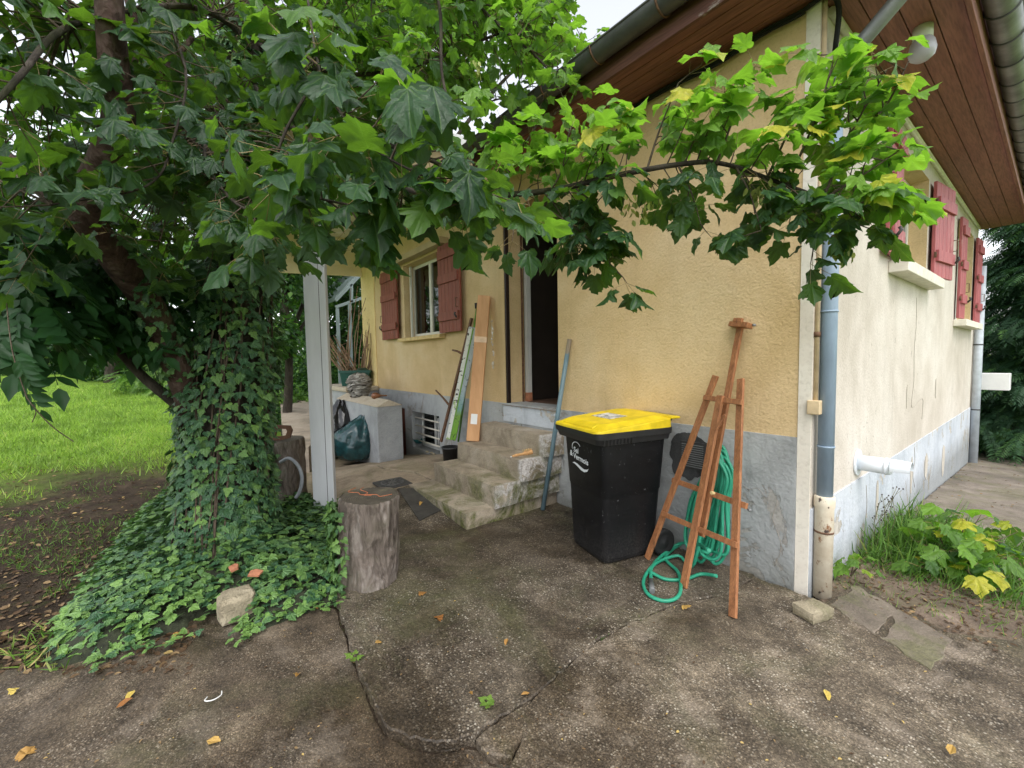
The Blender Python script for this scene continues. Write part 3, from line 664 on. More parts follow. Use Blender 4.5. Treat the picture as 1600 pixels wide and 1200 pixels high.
cdm = m_plain('aged_cream_conduit', (.60, .46, .28), .6, .25, 10, .1)
MB().tube([(.012, .012, SZ-.01), (.012, .012, 1.20)], .013, 8).build('conduit', cdm, house); MB().box((-.022, -.028, 1.13), (.045, .03, 1.215)).build('conduit_box', cdm, house, .005)
MB().tube([(.012, .012, 1.6), (.012, .012, 1.63)], .018, 8).build('conduit_clip', M['rust'], house)
MB().tube([(.014, .11, SZ-.03), (.014, 7.5, SZ-.03)], .026, 8).build('conduit', M['sill_cream'], house)['label'] = 'pale conduit running under the side eave'
cb = catmull([(-1.5, -.02, SZ-.03), (-1.0, -.025, SZ-.02), (-.6, -.03, SZ-.045), (-.3, -.03, SZ-.02), (-.1, -.03, SZ-.03), (.03, -.02, SZ-.012), (.06, .08, SZ-.05), (.03, .14, SZ-.25)], 5)
MB().tube(cb, .014, 6).build('cable', M['black'], house); MB().tube([p+V(0, -.01, -.025) for p in cb[:22]], .008, 5).build('cable', M['black'], house)
# flue outlet, white side box, far rain pipe
v0 = wb(1339, 722); vp = V(0, v0[1], v0[2])
fl = MB(); fl.tube([vp+V(.001, 0, 0), vp+V(.012, 0, 0)], .10, 20).tube([vp+V(.01, 0, 0), vp+V(.10, 0, .0), vp+V(.20, -.006, .0)], .058, 18).tube([vp+V(.165, -.004, 0), vp+V(.178, -.004, 0)], .063, 18)
fo = fl.build('flue_pipe', M['pvc'], house); fo['label'] = 'short white plastic flue sticking out of the cream wall'
hk = MB(); rows = []
for i, (xx, sc) in enumerate(((.20, 1), (.25, 1.0), (.31, .9))):
    rows.append([vp+V(xx, -.012, 0)+V(0, math.cos(a)*.060, math.sin(a)*.060*sc) for a in np.linspace(math.radians(-20), math.radians(200), 14)])
hk.grid(rows); hk.build('flue_hood', M['pvc'], fo)
bx_ = MB().box((-.02, 7.72, .83), (.42, 8.0, 1.11)).build('meter_box', M['white'], house, .006); bx_['label'] = 'white box projecting past the far end of the side wall'
MB().box((.416, 7.725, .835), (.424, 7.995, 1.105)).build('box_rim', M['white'], bx_)
MB().tube([(.065, 7.58, 2.9), (.065, 7.58, -.42)], .055, 12).build('downpipe', M['pipe_pale'], house)['label'] = 'pale grey rain pipe at the far end'
for z in (1.6, .5): MB().tube([(.065, 7.58, z-.01), (.065, 7.58, z+.01)], .060, 12).build('pipe_clip', M['iron'], house)
# lamp under the side eave, old bracket and nest on the front
lmp = MB(); c = wb(1447, 75, .30); c = at(1446, 78, 2.42)
c = gp(1441, 76, SZ-.13)
pr = [(0.0, -.075), (.035, -.073), (.062, -.05), (.07, -.015), (.06, .035), (.048, .055)]
lmp.grid([[V(c[0]+r_*math.cos(a), c[1]+r_*math.sin(a), c[2]+z_) for a in np.linspace(0, 2*math.pi, 17)[:-1]] for r_, z_ in pr], closed=True)
lo = lmp.build('eave_lamp', m_plain('milky_lamp_glass', (.46, .44, .50), .3, .05, 5, 0), house); lo['label'] = 'white globe lamp under the side eave'
MB().tube([(c[0], c[1], c[2]+.05), (c[0], c[1], SZ-.001)], .05, 16).build('lamp_base', M['white'], lo)
bk = wa(1075, 165); MB().tube([(bk[0]-.12, -.01, bk[2]+.01), (bk[0]-.08, -.10, bk[2]-.0), (bk[0]+.10, -.10, bk[2]-.01), (bk[0]+.16, -.01, bk[2]-.02)], .035, 8).build('wall_bracket', M['beige'], house)
nst = MB(); nst.grid([[V(bk[0]-.06+.075*math.cos(a)*math.cos(t)*(1+.3*rn((a*2, t*3, 0))), -.09+.05*math.sin(a)*math.cos(t), bk[2]+.035+.035*math.sin(t)*(1+.3*rn((a*3, t*3, 1)))) for a in np.linspace(0, 2*math.pi, 15)[:-1]] for t in np.linspace(0, 1.5, 6)], closed=True)
nst.build('old_nest', m_plain('dark_mud_nest', (.03, .026, .022), .95, .4, 60, .8, 120), house)

# ================================================================== PORCH in front of the house
porch = thing('porch_roof', 'white sheet porch roof with beige side panel on a white post', 'porch', (-3.36, -2.12, 0))
M['postpaint'] = m_plain('weathered_white_post', (.56, .57, .59), 0.55, 0.14, 4, 0.15, 50, 0, (1, 1, .2))
pc = gp(509, 800)*V(1, 1, 0); hw = .062
pu, pv = nrm(rgt*[1, 1, 0]), nrm(fwd*[1, 1, 0])
pa = math.radians(-16); pu = V(math.cos(pa), math.sin(pa), 0)   # post faces turned a little from the wall line
pu = nrm(V(.42, .9, 0)); pv = V(-pu[1], pu[0], 0)
po = MB(); po.prism([pc+pu*a*.098+pv*b_*hw for a, b_ in ((-1, -1), (1, -1), (1, 1), (-1, 1))], (0, 0, 3.62)); po.build('post', M['postpaint'], porch, .008)
for off in (.035,): 
    a = pc+pu*off-pv*(hw+.0008); MB().prism([a, a+pu*.005, a+pu*.005+pv*.002, a+pv*.002], (0, 0, 3.6)).build('board_joint', M['iron'], porch)
MB().box((-3.47, -2.25, 3.5), (-3.33, -.02, 3.66)).build('side_beam', M['beige'], porch, .006)
MB().prism([(-3.38, -2.2, 3.665), (-3.38, -.02, 3.665), (-3.38, -.02, 3.93), (-3.38, -2.2, 3.74)], (-.02, 0, 0)).build('side_panel', M['beige'], porch)
MB().prism([(-3.30, -2.35, 3.735), (-3.30, -.02, 3.935), (-3.30, -.02, 4.055), (-3.30, -2.35, 3.90)], (-.03, 0, 0)).build('bargeboard', M['white'], porch, .004)
for k in range(7):
    x1 = -3.335-k*.72; x0 = x1-.71
    MB().prism([(x0, -2.35, 3.86), (x1, -2.35, 3.86), (x1, -.02, 4.02), (x0, -.02, 4.02)], (0, 0, .02)).build('roof_sheet', M['white'], porch)
MB().box((-8.1, -2.3, 3.62), (-3.55, -2.18, 3.8)).build('front_beam', M['postpaint'], porch, .005)
for k in range(6):
    z = 3.36+k*.115
    MB().prism([(-8.0, -.02, z-.02), (-8.0, -2.2, z-.14), (-8.012, -2.2, z-.01), (-8.012, -.02, z+.11)], (-.016, 0, 0)).build('siding_board', M['siding'], porch, .003)
MB().prism([(-7.97, -.02, 3.26), (-7.97, -2.2, 3.14), (-7.97, -2.2, 3.215), (-7.97, -.02, 3.335)], (-.06, 0, 0)).build('gable_trim', M['siding'], porch, .003)
# old window awning beam under the porch
MB().box((-6.4, -.14, 3.13), (-4.4, -.008, 3.22)).build('lintel_board', M['beige'], porch, .004)

# ================================================================== STEPS
def rough_box(a, b, cell=.06, amp=.005, seed=0):
    mb = MB(); a = V(*a); b = V(*b); n = [max(1, int(round((b[i]-a[i])/cell))) for i in range(3)]
    idx = {}
    def vid(i, j, k):
        if (i, j, k) not in idx:
            p = a+(b-a)*V(i/n[0], j/n[1], k/n[2]); q = p.copy()
            ed = sum((i in (0, n[0]), j in (0, n[1]), k in (0, n[2])))
            for ax_ in range(3): q[ax_] += amp*rn((p[0]+seed, p[1], p[2]+ax_*7), 7)+amp*.4*rn((p[0]+seed, p[1], p[2]+ax_*5), 25)
            if ed >= 2: q += nrm((a+b)/2-p)*amp*(1.2+1.2*rn((p[0]+seed, p[1], p[2]), 11))
            idx[(i, j, k)] = len(mb.v); mb.v.append(tuple(q))
        return idx[(i, j, k)]
    for ax_ in range(3):
        u, v = [t for t in range(3) if t != ax_]
        for side in (0, n[ax_]):
            for i in range(n[u]):
                for j in range(n[v]):
                    q = []
                    for di, dj in ((0, 0), (1, 0), (1, 1), (0, 1)):
                        t = [0, 0, 0]; t[ax_] = side; t[u] = i+di; t[v] = j+dj; q.append(vid(*t))
                    mb.f.append(tuple(q)); mb.mi.append(0); mb.sm.append(False)
    return mb
st = thing('front_steps', 'worn mossy concrete steps climbing to the open front door', 'steps', (-2.8, -.6, 0))
def m_step():
    m_, g = newmat('worn_step_concrete'); p = g.sep()
    c = g.ramp(g.noise(2.2, 7, 0.65, dist=0.5), [(0.3, (.17, .14, .10)), (0.5, (.33, .275, .205)), (0.72, (.43, .38, .31))])
    c = g.mix(g.ramp(g.noise(9, 6, 0.7), [(0.5, 0.0), (0.75, 0.6)]), c, (.14, .11, .075))
    side = g.math('MULTIPLY', g.ramp(p[0], [(.56, 0.), (.60, 1.)]), g.ramp(g.noise(6, 7, .7, dist=.5), [(.44, 0.), (.50, 1.)]))       # old limewash left on the flank
    c = g.mix(side, c, g.ramp(g.noise(30, 4, .7), [(.35, (.30, .27, .24)), (.6, (.58, .55, .53))]))
    mm = g.math('MULTIPLY', g.ramp(g.noise(2.6, 7, .7, g.mapv(loc=(.2, 3, 1.7)), dist=.7), [(.46, 0.), (.60, 1.)]), g.ramp(g.math('ADD', p[2], g.math('MULTIPLY', p[0], -.3)), [(.05, 1.), (.55, .05)]))
    c = g.mix(mm, c, g.ramp(g.noise(45, 3), [(.3, (.05, .055, .015)), (.7, (.15, .155, .05))]))
    c = g.mix(1.0, c, g.ramp(g.noise(120, 2, .7), [(.3, .78), (.7, 1.15)]), 'MULTIPLY')
    g.bsdf(c, .85, g.bump(g.math('ADD', g.noise(70, 4), g.noise(11, 4)), .5, .009), spec=.3); return m_
M['stepc'] = m_step()
for k, (y0, zt, x0, x1) in enumerate(((-1.13, .135, -3.46, -2.24), (-.835, .335, -3.41, -2.20), (-.545, .535, -3.375, -2.165), (-.275, .738, -3.345, -2.13))):
    rough_box((x0, y0, zt-.21 if k else -.05), (x1, -.016, zt), .055, .006, k*3.3).build('step', M['stepc'], st)
# end of steps
# ================================================================== THINGS IN THE YARD
def onplane(x, y, p0, n):
    r = ray(x, y); return CAM + r*(((np.asarray(p0)-CAM)@n)/(r@n))
def rrect(cx, cy, w, d, r, k=6):
    out = []
    for (sx, sy), a0 in (((1, -1), -90), ((1, 1), 0), ((-1, 1), 90), ((-1, -1), 180)):
        for i in range(k+1):
            a = math.radians(a0+90*i/k); out.append((cx+sx*(w/2-r)+r*math.cos(a), cy+sy*(d/2-r)+r*math.sin(a)))
    return out
# ---- wheelie bin
ang = math.radians(14); bR = V(math.cos(ang), -math.sin(ang), 0); bB = V(math.sin(ang), math.cos(ang), 0)
corner_px = gp(944, 884); b0 = corner_px - bR*.215 + bB*.235
bino = thing('wheelie_bin', 'black two-wheeled rubbish bin with bright yellow lid beside the easel', 'bin', b0)
def L2W(p): return b0 + bR*p[0] + bB*p[1] + V(0, 0, p[2])
def m_bin():
    m_, g = newmat('scuffed_black_plastic')
    c = g.ramp(g.noise(3, 5, .6), [(.3, (.004, .004, .005)), (.7, (.009, .009, .010))])
    sc = g.ramp(g.noise(30, 4, .65, g.mapv(scale=(1, 1, .45)), dist=2.2), [(.665, 0.), (.72, .7)])
    z = g.sep()[2]; low = g.ramp(g.math('ADD', z, g.math('MULTIPLY', g.noise(6, 5, .7), .3)), [(.08, .4), (.42, 0.)])
    c = g.mix(g.math('MULTIPLY', low, g.ramp(g.noise(70, 3, .7), [(.40, 0.), (.7, .9)])), c, (.16, .15, .14))
    c = g.mix(sc, c, (.25, .25, .26)); g.bsdf(c, g.ramp(g.noise(8, 4), [(.3, .38), (.7, .55)]), g.bump(g.noise(220, 2), .12, .003), spec=.3); return m_
M['bin'] = m_bin(); M['lid'] = m_plain('yellow_lid_plastic', (.72, .53, .012), .48, .22, 7, .10, 90, spec=.4); M['binrim'] = m_plain('black_rim_plastic', (.018, .018, .019), .45, .3, 9, .05)
prof = [(0.0, .40, .42, .0), (.012, .44, .455, .0), (.05, .455, .475, .0), (.48, .492, .515, .01), (.505, .497, .518, .01), (.515, .505, .526, .01), (.92, .548, .575, .012)]
mb = MB(); mb.grid([[L2W((x, y, z)) for x, y in rrect(0, oy, w_, d_, .05)] for z, w_, d_, oy in prof], closed=True)
mb.add([L2W((x, y, 0)) for x, y in rrect(0, 0, .40, .42, .065)], [tuple(range(28))]); mb.build('body', M['bin'], bino)
mb = MB()
rp = [(.885, .552, .58, .012), (.89, .585, .64, -.0), (.93, .60, .66, -.003), (.932, .615, .68, -.006), (.975, .62, .685, -.006), (.98, .60, .665, -.006), (.965, .56, .62, -.006)]
mb.grid([[L2W((x, y, z)) for x, y in rrect(0, oy, w_, d_, .05)] for z, w_, d_, oy in rp], closed=True, smooth=False); mb.build('rim', M['binrim'], bino)
for k in range(9):
    yy = -.30+k*.03; MB().prism([L2W((.304, yy, .892)), L2W((.304, yy+.012, .892)), L2W((.312, yy+.012, .93)), L2W((.312, yy, .93))], bR*.003).build('rib', M['binrim'], bino)
# lid: flat skirt with a raised, domed panel, hinged at the back
mb = MB(); lp = [(.974, .612, .685, -.02), (.99, .606, .68, -.02), (.994, .57, .63, -.02), (1.014, .50, .55, -.01), (1.020, .47, .51, -.01)]
def tilt(p): return L2W((p[0], p[1], p[2]+.055*(p[1]+.37)/.74))
mb.grid([[(L2W if z < .98 else tilt)((x, y+.012, z)) for x, y in rrect(0, oy, w_, d_, .055)] for z, w_, d_, oy in lp], closed=True, smooth=False)
mb.add([tilt((x, y+.012, 1.020)) for x, y in rrect(0, -.01, .47, .51, .055)], [tuple(range(28))]); lid = mb.build('lid', M['lid'], bino, .005)
MB().prism([tilt(p) for p in ((-.30, .31, .985), (.30, .31, .985), (.30, .40, .975), (-.30, .40, .975))], (0, 0, .018)).build('lid_lip', M['lid'], lid, .006)
MB().prism([tilt(p) for p in ((-.20, -.32, .992), (.20, -.32, .992), (.20, -.27, 1.006), (-.20, -.27, 1.006))], (0, 0, .012)).build('lid_grip', M['lid'], lid, .005)
MB().tube([L2W((-.24, .41, 1.035)), L2W((.24, .41, 1.035))], .014, 8).build('handle', M['binrim'], bino)
for sx in (-.2, .2): MB().tube([L2W((sx, .36, .97)), L2W((sx, .41, 1.035))], .014, 8).build('hinge', M['binrim'], bino)
def m_sticker():
    m_, g = newmat('printed_sticker'); c = g.ramp(g.noise(28, 3, .6), [(.42, (.18, .19, .18)), (.5, (.55, .54, .50)), (.6, (.68, .67, .64))]); g.bsdf(c, .5); return m_
MB().prism([tilt(p) for p in ((-.13, -.10, 1.0205), (.11, -.10, 1.0205), (.11, .06, 1.0205), (-.13, .06, 1.0205))], (0, 0, .0015)).build('sticker', m_sticker(), lid)
M['rubber'] = m_plain('black_rubber', (.012, .012, .012), .7, .2, 10, .1)
for sx in (-.262, .262):
    wc = L2W((sx, .265, .10)); ax_ = bR*.028
    w_ = MB(); w_.grid([[wc+bR*o+(bB*math.cos(a)+V(0, 0, 1)*math.sin(a))*r_ for a in np.linspace(0, 2*math.pi, 29)[:-1]] for o, r_ in ((-.028, .03), (-.028, .085), (-.018, .10), (.018, .10), (.028, .085), (.022, .07), (.02, .03), (.03, .02), (.03, .001))], closed=True)
    w_.build('wheel', M['rubber'], bino)
MB().tube([L2W((-.25, .265, .10)), L2W((.25, .265, .10))], .012, 8).build('axle', M['iron'], bino)
M['logo'] = m_plain('white_print', (.72, .74, .76), .5, .05, 5, 0)
def front_at(x, z): 
    yf = np.interp(z, [p[0] for p in prof], [p[3]-p[2]/2 for p in prof]); return L2W((x, yf-.0022, z))
fu = bR; fn = nrm(front_at(0, .5)-front_at(0, .85)); fz = nrm(front_at(0, .85)-front_at(0, .6)); fnorm = np.cross(fu, fz)
def textmesh(name, body, size, x, z, rot, parent, shear=0.0):
    c = bpy.data.curves.new(name, 'FONT'); c.body = body; c.size = size; c.extrude = .0004; c.shear = shear; c.offset = .0011
    o = bpy.data.objects.new('tmp', c); col.objects.link(o); dg = bpy.context.evaluated_depsgraph_get(); me = bpy.data.meshes.new_from_object(o.evaluated_get(dg)); bpy.data.objects.remove(o)
    ob = bpy.data.objects.new(name, me); col.objects.link(ob); me.materials.clear(); me.materials.append(M['logo']); ob.parent = parent
    a = math.radians(rot); X = fu*math.cos(a)+fz*math.sin(a); Y = -fu*math.sin(a)+fz*math.cos(a); mt = Matrix.Identity(4); P = front_at(x, z)+fnorm*.0005-wloc(parent)
    for i in range(3): mt[i][0] = X[i]; mt[i][1] = Y[i]; mt[i][2] = fnorm[i]; mt[i][3] = P[i]
    ob.matrix_local = mt; return ob
lx, lz = -.165, .735
textmesh('lettering', 'Sel', .058, lx+.040, lz+.038, -6, bino)
textmesh('lettering', '&', .062, lx-.018, lz, -4, bino)
textmesh('lettering', 'Vermois', .060, lx+.030, lz-.012, -6, bino)
arc = [front_at(lx+.080+.060*math.cos(a), lz+.070+.048*math.sin(a)) for a in np.linspace(math.radians(25), math.radians(200), 14)]
MB().tube(arc, [.0012+.002*math.sin(math.pi*i/13) for i in range(14)], 5).build('logo_arch', M['logo'], bino)
sw = [(0, .0), (.03, .010), (.07, .004), (.11, -.010), (.15, -.018), (.185, -.012), (.205, .0), (.185, -.026), (.15, -.037), (.11, -.032), (.07, -.016), (.03, -.002)]
MB().prism([front_at(lx+.01+x*1.1, lz-.056+z*1.1) for x, z in sw], fnorm*.0008).build('logo_swoosh', M['logo'], bino)

# ---- wooden easel leaning on the wall
M['easel'] = m_wood('oiled_easel_wood', (.24, .095, .040), (.42, .185, .080), 2, .45, scale=30, worn=(.17, .075, .035))
eF = [gp(1011, 873), gp(1068, 918), gp(1144.6, 965)]; eT = wa(1158, 500, -.035)
en = nrm(np.cross(eF[2]-eF[0], eT-eF[0])); en = en if en[1] < 0 else -en
ez = thing('easel', 'folded brown wooden artist easel leaning against the yellow wall', 'easel', (eF[0]+eF[2])/2)
def E(x, y, off=0.0): return onplane(x, y, eF[0]+en*off, en)
def eb(name, a, b_, w_, t_, off=0.0, z=0.0):
    p, q = E(*a, off), E(*b_, off); MB().bar(p, q, w_, t_, en).build(name, M['easel'], ez, .002)
p = E(1011, 873); MB().bar(V(p[0], p[1], .002), E(1118.5, 587), .046, .02, en).build('leg', M['easel'], ez, .002)
p = E(1145, 964); MB().bar(V(p[0], p[1], .002), E(1157.5, 592), .046, .02, en).build('leg', M['easel'], ez, .002)
eb('mast', (1096, 838), (1158, 503), .042, .022, -.024)
p = gp(1068, 918); MB().bar(p+V(0, 0, .003), E(1126, 618, .032), .05, .022, en).build('centre_leg', M['easel'], ez, .002)
eb('crossbar', (1100, 621), (1159, 629), .034, .02, .0215); eb('crossbar', (1051, 750), (1167, 791), .036, .02, -.0215); eb('crossbar', (1034, 802), (1151, 852), .034, .02, .0215)
eb('top_clamp', (1143, 507), (1172, 509), .034, .055, .0); eb('top_block', (1147, 500), (1160, 500.5), .028, .02, .02)
eb('peg_strip', (1118, 672), (1133, 648), .02, .014, .05)
for q in ((1176, 508), (1169, 797)): 
    c = E(*q); MB().tube([c, c+nrm(rgt)*.018], .009, 8).build('screw_end', M['zinc'], ez)
c = E(1112, 770, .045); MB().tube([c-en*.02, c+en*.004], .011, 8).build('wing_bolt', M['sill_ochre'], ez)
# ---- garden hose
hm, g = newmat('green_hose'); v = g.noise(9, 3); g.bsdf(g.ramp(v, [(.3, (.020, .235, .135)), (.7, (.035, .33, .20))]), .38, g.bump(g.noise(260, 1), .1, .002), spec=.45); M['hose'] = hm
hz = thing('garden_hose', 'green garden hose hung in loops behind the easel and spilling on the concrete', 'hose', (-.5, -.25, 0))
pts = []
for k in range(11):
    j = lambda s_: .018*rn((k*1.7, s_, 0.5), 3.1)
    yo = -.05-.013*k; tx = -.50+.014*(k % 6-3)+j(1); bx = -.575+.036*(k % 6-3)+j(2); ztop = .85-.03*abs(k % 6-2)+j(3)*2; zbot = .05+.03*((k*3) % 4)+j(4)
    wd = .055+.012*((k*2) % 3)
    ring = [(tx-.01, yo, ztop), (tx+wd*.8, yo-.01, ztop-.10), (tx+wd*.9-.03, yo-.02, .50), (bx+wd+.02, yo-.05, .18), (bx+.03, yo-.07, zbot), (bx-wd*.8, yo-.05, .17), (bx-.03+j(5), yo-.02, .45), (tx-wd*.9, yo, ztop-.14)]
    pts += [V(*q) for q in ring]
hp_ = [gp(1085, 880, .05), gp(1060, 868, .03), gp(1025, 880, .016), gp(1006, 905, .014), gp(1012, 928, .014), gp(1040, 939, .014), gp(1062, 928, .014), gp(1060, 895, .014), gp(1040, 870, .014), gp(1075, 845, .03), gp(1100, 855, .06)]
MB().tube(catmull(pts+hp_, 5), .0115, 8).build('hose_coil', M['hose'], hz)
h2 = [gp(1108, 860, .30), gp(1090, 850, .18), gp(1060, 850, .05), gp(1030, 872, .016), gp(1018, 888, .014), gp(1017, 907, .016)]
MB().tube(catmull(h2, 5), .0115, 8).build('hose_end', M['hose'], hz)
h3 = [gp(1120, 900, .05), gp(1095, 897, .02), gp(1070, 905, .014), gp(1040, 905, .014), gp(1015, 893, .026)]
MB().tube(catmull(h3, 5), .0115, 8).build('hose_loop', M['hose'], hz)
ce = gp(1017, 906, .017); cf = gp(1019, 924, .017); MB().tube([ce, ce+(cf-ce)*.35, ce+(cf-ce)*.36, cf], [.015, .015, .018, .018], 10).build('connector', M['zinc'], hz)
# ---- blue pole
pm, g = newmat('blue_painted_pole'); n = g.noise(14, 5, .7, g.mapv(scale=(1, 1, .25))); c = g.ramp(n, [(.3, (.085, .145, .175)), (.62, (.14, .215, .245)), (.74, (.27, .30, .29))])
top = g.ramp(g.math('ADD', g.sep()[2], g.math('MULTIPLY', g.noise(16, 4), .12)), [(.50, 0.), (.53, 1.)]); zt = g.sep()[2]
c = g.mix(g.ramp(g.math('MULTIPLY', g.math('ADD', zt, g.math('MULTIPLY', g.noise(20, 3), .10)), .5), [(.79, 0.), (.80, 1.)]), c, (.21, .17, .115)); g.bsdf(c, .55, g.bump(n, .2, .004))
pf = gp(848, 797); ptp = wa(890, 530, -.024); po_ = thing('pole', 'blue painted wooden pole leaning on the wall beside the front door', 'pole', pf)
MB().tube([pf+V(0, 0, .004), ptp], .0225, 14).build('shaft', pm, po_)

# ---- long parcels, iron bar and bucket by the steps
def m_card():
    m_, g = newmat('brown_cardboard'); n = g.noise(5, 5, .6, g.mapv(scale=(2.2, 2.2, .3))); c = g.ramp(n, [(.3, (.46, .235, .105)), (.7, (.60, .335, .16))])
    c = g.mix(g.ramp(g.noise(9, 2), [(.70, 0.), (.74, .6)]), c, (.22, .11, .05)); g.bsdf(c, .75, g.bump(g.noise(50, 3), .1, .003)); return m_
def leaning_box(name, label, cat, base, topc, w_, t_, mats, face):
    base = np.asarray(base, float); topc = np.asarray(topc, float); d = nrm(topc-base); sx = nrm(face-d*(face@d)); n = np.cross(d, sx)
    r = thing(name, label, cat, base); MB().prism([base+sx*a*w_/2+n*b_*t_/2 for a, b_ in ((-1, -1), (1, -1), (1, 1), (-1, 1))], topc-base).build('carton', mats, r, .004); return r, d, sx, n
cb0 = V(-3.315, -.36, .537); ct = V(-3.43, -.075, 2.27)
r, d, sx, n = leaning_box('cardboard_carton', 'long brown cardboard carton standing on a step against the wall', 'carton', cb0, ct, .15, .10, m_card(), V(.62, .78, 0))
lw = MB(); a = cb0+d*.20-n*.0515; lw.prism([a-sx*.04, a+sx*.035, a+sx*.035+d*.12, a-sx*.04+d*.12], -n*.001); lw.build('paper_label', M['white'], r)
a = cb0+d*1.18; MB().prism([a-sx*.077-n*.052, a+sx*.077-n*.052, a+sx*.077+n*.052, a-sx*.077+n*.052], d*.07).build('tape', m_plain('clear_tape', (.66, .45, .28), .2, .15, 20, .1), r)
pl_, g = newmat('plastic_film'); tr = g.node('BsdfTransparent'); gl = g.node('BsdfPrincipled'); gl.inputs['Base Color'].default_value = (.8, .8, .78, 1); gl.inputs['Roughness'].default_value = .2; mx = g.node('MixShader'); g.set(mx.inputs[0], g.ramp(g.noise(25, 4), [(.45, .05), (.62, .8)])); g.nt.links.new(tr.outputs[0], mx.inputs[1]); g.nt.links.new(gl.outputs[0], mx.inputs[2]); g.nt.links.new(mx.outputs[0], g.out.inputs[0])
fm = MB(); fa = wa(767, 500, -.10); fb = wa(770, 580, -.06); fm.grid([[fa+(fb-fa)*i/14+V(.012*math.sin(i*.9)+.018*j*(1-.3*math.sin(i)), 0, 0)+V(0, .006*math.sin(i*2+j), 0) for j in range(3)] for i in range(15)]); fm.build('loose_film', pl_, r)
def m_birch():
    m_, g = newmat('printed_birch_carton'); s_ = g.sep(); c = g.ramp(g.math('MULTIPLY', s_[2], .5), [(.06, (.20, .42, .05)), (.16, (.22, .40, .08)), (.21, (.22, .40, .40)), (.34, (.42, .50, .55)), (.9, (.55, .60, .60))])
    bk_ = g.ramp(g.noise(9, 4, .7, g.mapv(scale=(3, 3, 1.0)), dist=2), [(.60, 0.), (.63, 1.)]); c = g.mix(bk_, c, (.03, .035, .04)); g.bsdf(c, .4); return m_
def m_birch2():
    m_, g = newmat('printed_white_carton'); c = g.ramp(g.noise(11, 3, .6, g.mapv(scale=(.8, .8, 2.2)), dist=1), [(.56, (.75, .77, .72)), (.60, (.05, .05, .05))], 'CONSTANT')
    gr = g.ramp(g.noise(5, 4, .6), [(.60, 0.), (.66, 1.)]); c = g.mix(gr, c, (.25, .40, .06)); g.bsdf(c, .4); return m_
bb = gp(707, 690, .17); wbse = V(-4.06, -.30, .16); wtop = V(-3.80, -.055, 1.93)
wbse = onplane(705, 686, V(0, -.25, 0), V(0, 1, 0))
r, d, sx, n = leaning_box('printed_carton', 'long white and green printed carton leaning in the black bucket', 'carton', wbse, wa(741, 512, -.075), .125, .085, m_birch(), V(.62, .78, 0))
bs = wbse+d*.01-sx*.0645; L_ = np.linalg.norm(wa(741, 512, -.075)-wbse)
MB().prism([bs-n*.04, bs+n*.04, bs+n*.04-sx*.002, bs-n*.04-sx*.002], d*(L_-.02)).build('white_side', m_birch2(), r)
bs = wbse+d*.01-n*.044-sx*.062; MB().prism([bs, bs+sx*.045, bs+sx*.045-n*.001, bs-n*.001], d*(L_-.02)).build('white_edge', m_birch2(), r)
bs = bs+sx*.047; MB().prism([bs, bs+sx*.018, bs+sx*.018-n*.0012, bs-n*.0012], d*(L_-.02)).build('green_edge', m_plain('green_print', (.16, .33, .05), .4, .2, 6, 0), r)
ba = onplane(689, 690, V(0, -.28, 0), V(0, 1, 0)); bt = wa(737, 497, -.035)
ir = thing('iron_bar', 'rusty brown bar with two pegs leaning left of the printed carton', 'bar', ba)
MB().bar(ba, bt, .04, .03, (0, -1, 0)).build('shaft', M['rust'], ir, .002)
def onbar(t): return ba+(bt-ba)*t
for t_, (xx, yy) in ((.30, (681, 610)), (.72, (707, 547))):
    q = onbar(t_); e_ = wa(xx, yy, q[1]-.03); MB().tube([q, (q+e_)/2+V(0, 0, .01), e_], [.017, .014, .012], 7).build('peg', M['rust'], ir)
ga = onplane(712, 640, V(0, -.05, 0), V(0, 1, 0)); gt = wa(745, 482, -.03)
gc = thing('green_cane', 'thin green garden tool handle with black cap behind the cartons', 'tool', onplane(716, 690, V(0, -.12, 0), V(0, 1, 0)))
g0 = wloc(gc); MB().tube([g0, (g0+gt)/2, gt], .012, 8).build('handle', m_plain('green_handle', (.10, .26, .03), .5, .3, 14, .1), gc)
MB().tube([gt, gt+V(.0, -.005, .07)], .024, 8).build('cap', M['rubber'], gc); MB().tube([gt+V(0, 0, -.02), gt+V(-.03, -.02, -.15), gt+V(-.02, -.02, -.25)], .007, 5).build('loop', m_plain('green_cord', (.12, .30, .03), .5, .3, 14, .1), gc)
bkc = onplane(704, 716, V(0, -.25, 0), V(0, 1, 0)); bk_ = thing('bucket', 'small black plastic bucket holding the leaning cartons beside the steps', 'bucket', bkc)
bkc = V(bkc[0], bkc[1], yard(bkc[0], bkc[1])-.005)
b = MB(); b.grid([[bkc+V(r_*math.cos(a), r_*math.sin(a), z_) for a in np.linspace(0, 2*math.pi, 25)[:-1]] for r_, z_ in ((.001, .0), (.085, 0), (.105, .20), (.118, .20), (.118, .225), (.108, .225), (.095, .03), (.001, .03))], closed=True); b.build('pail', M['binrim'], bk_)
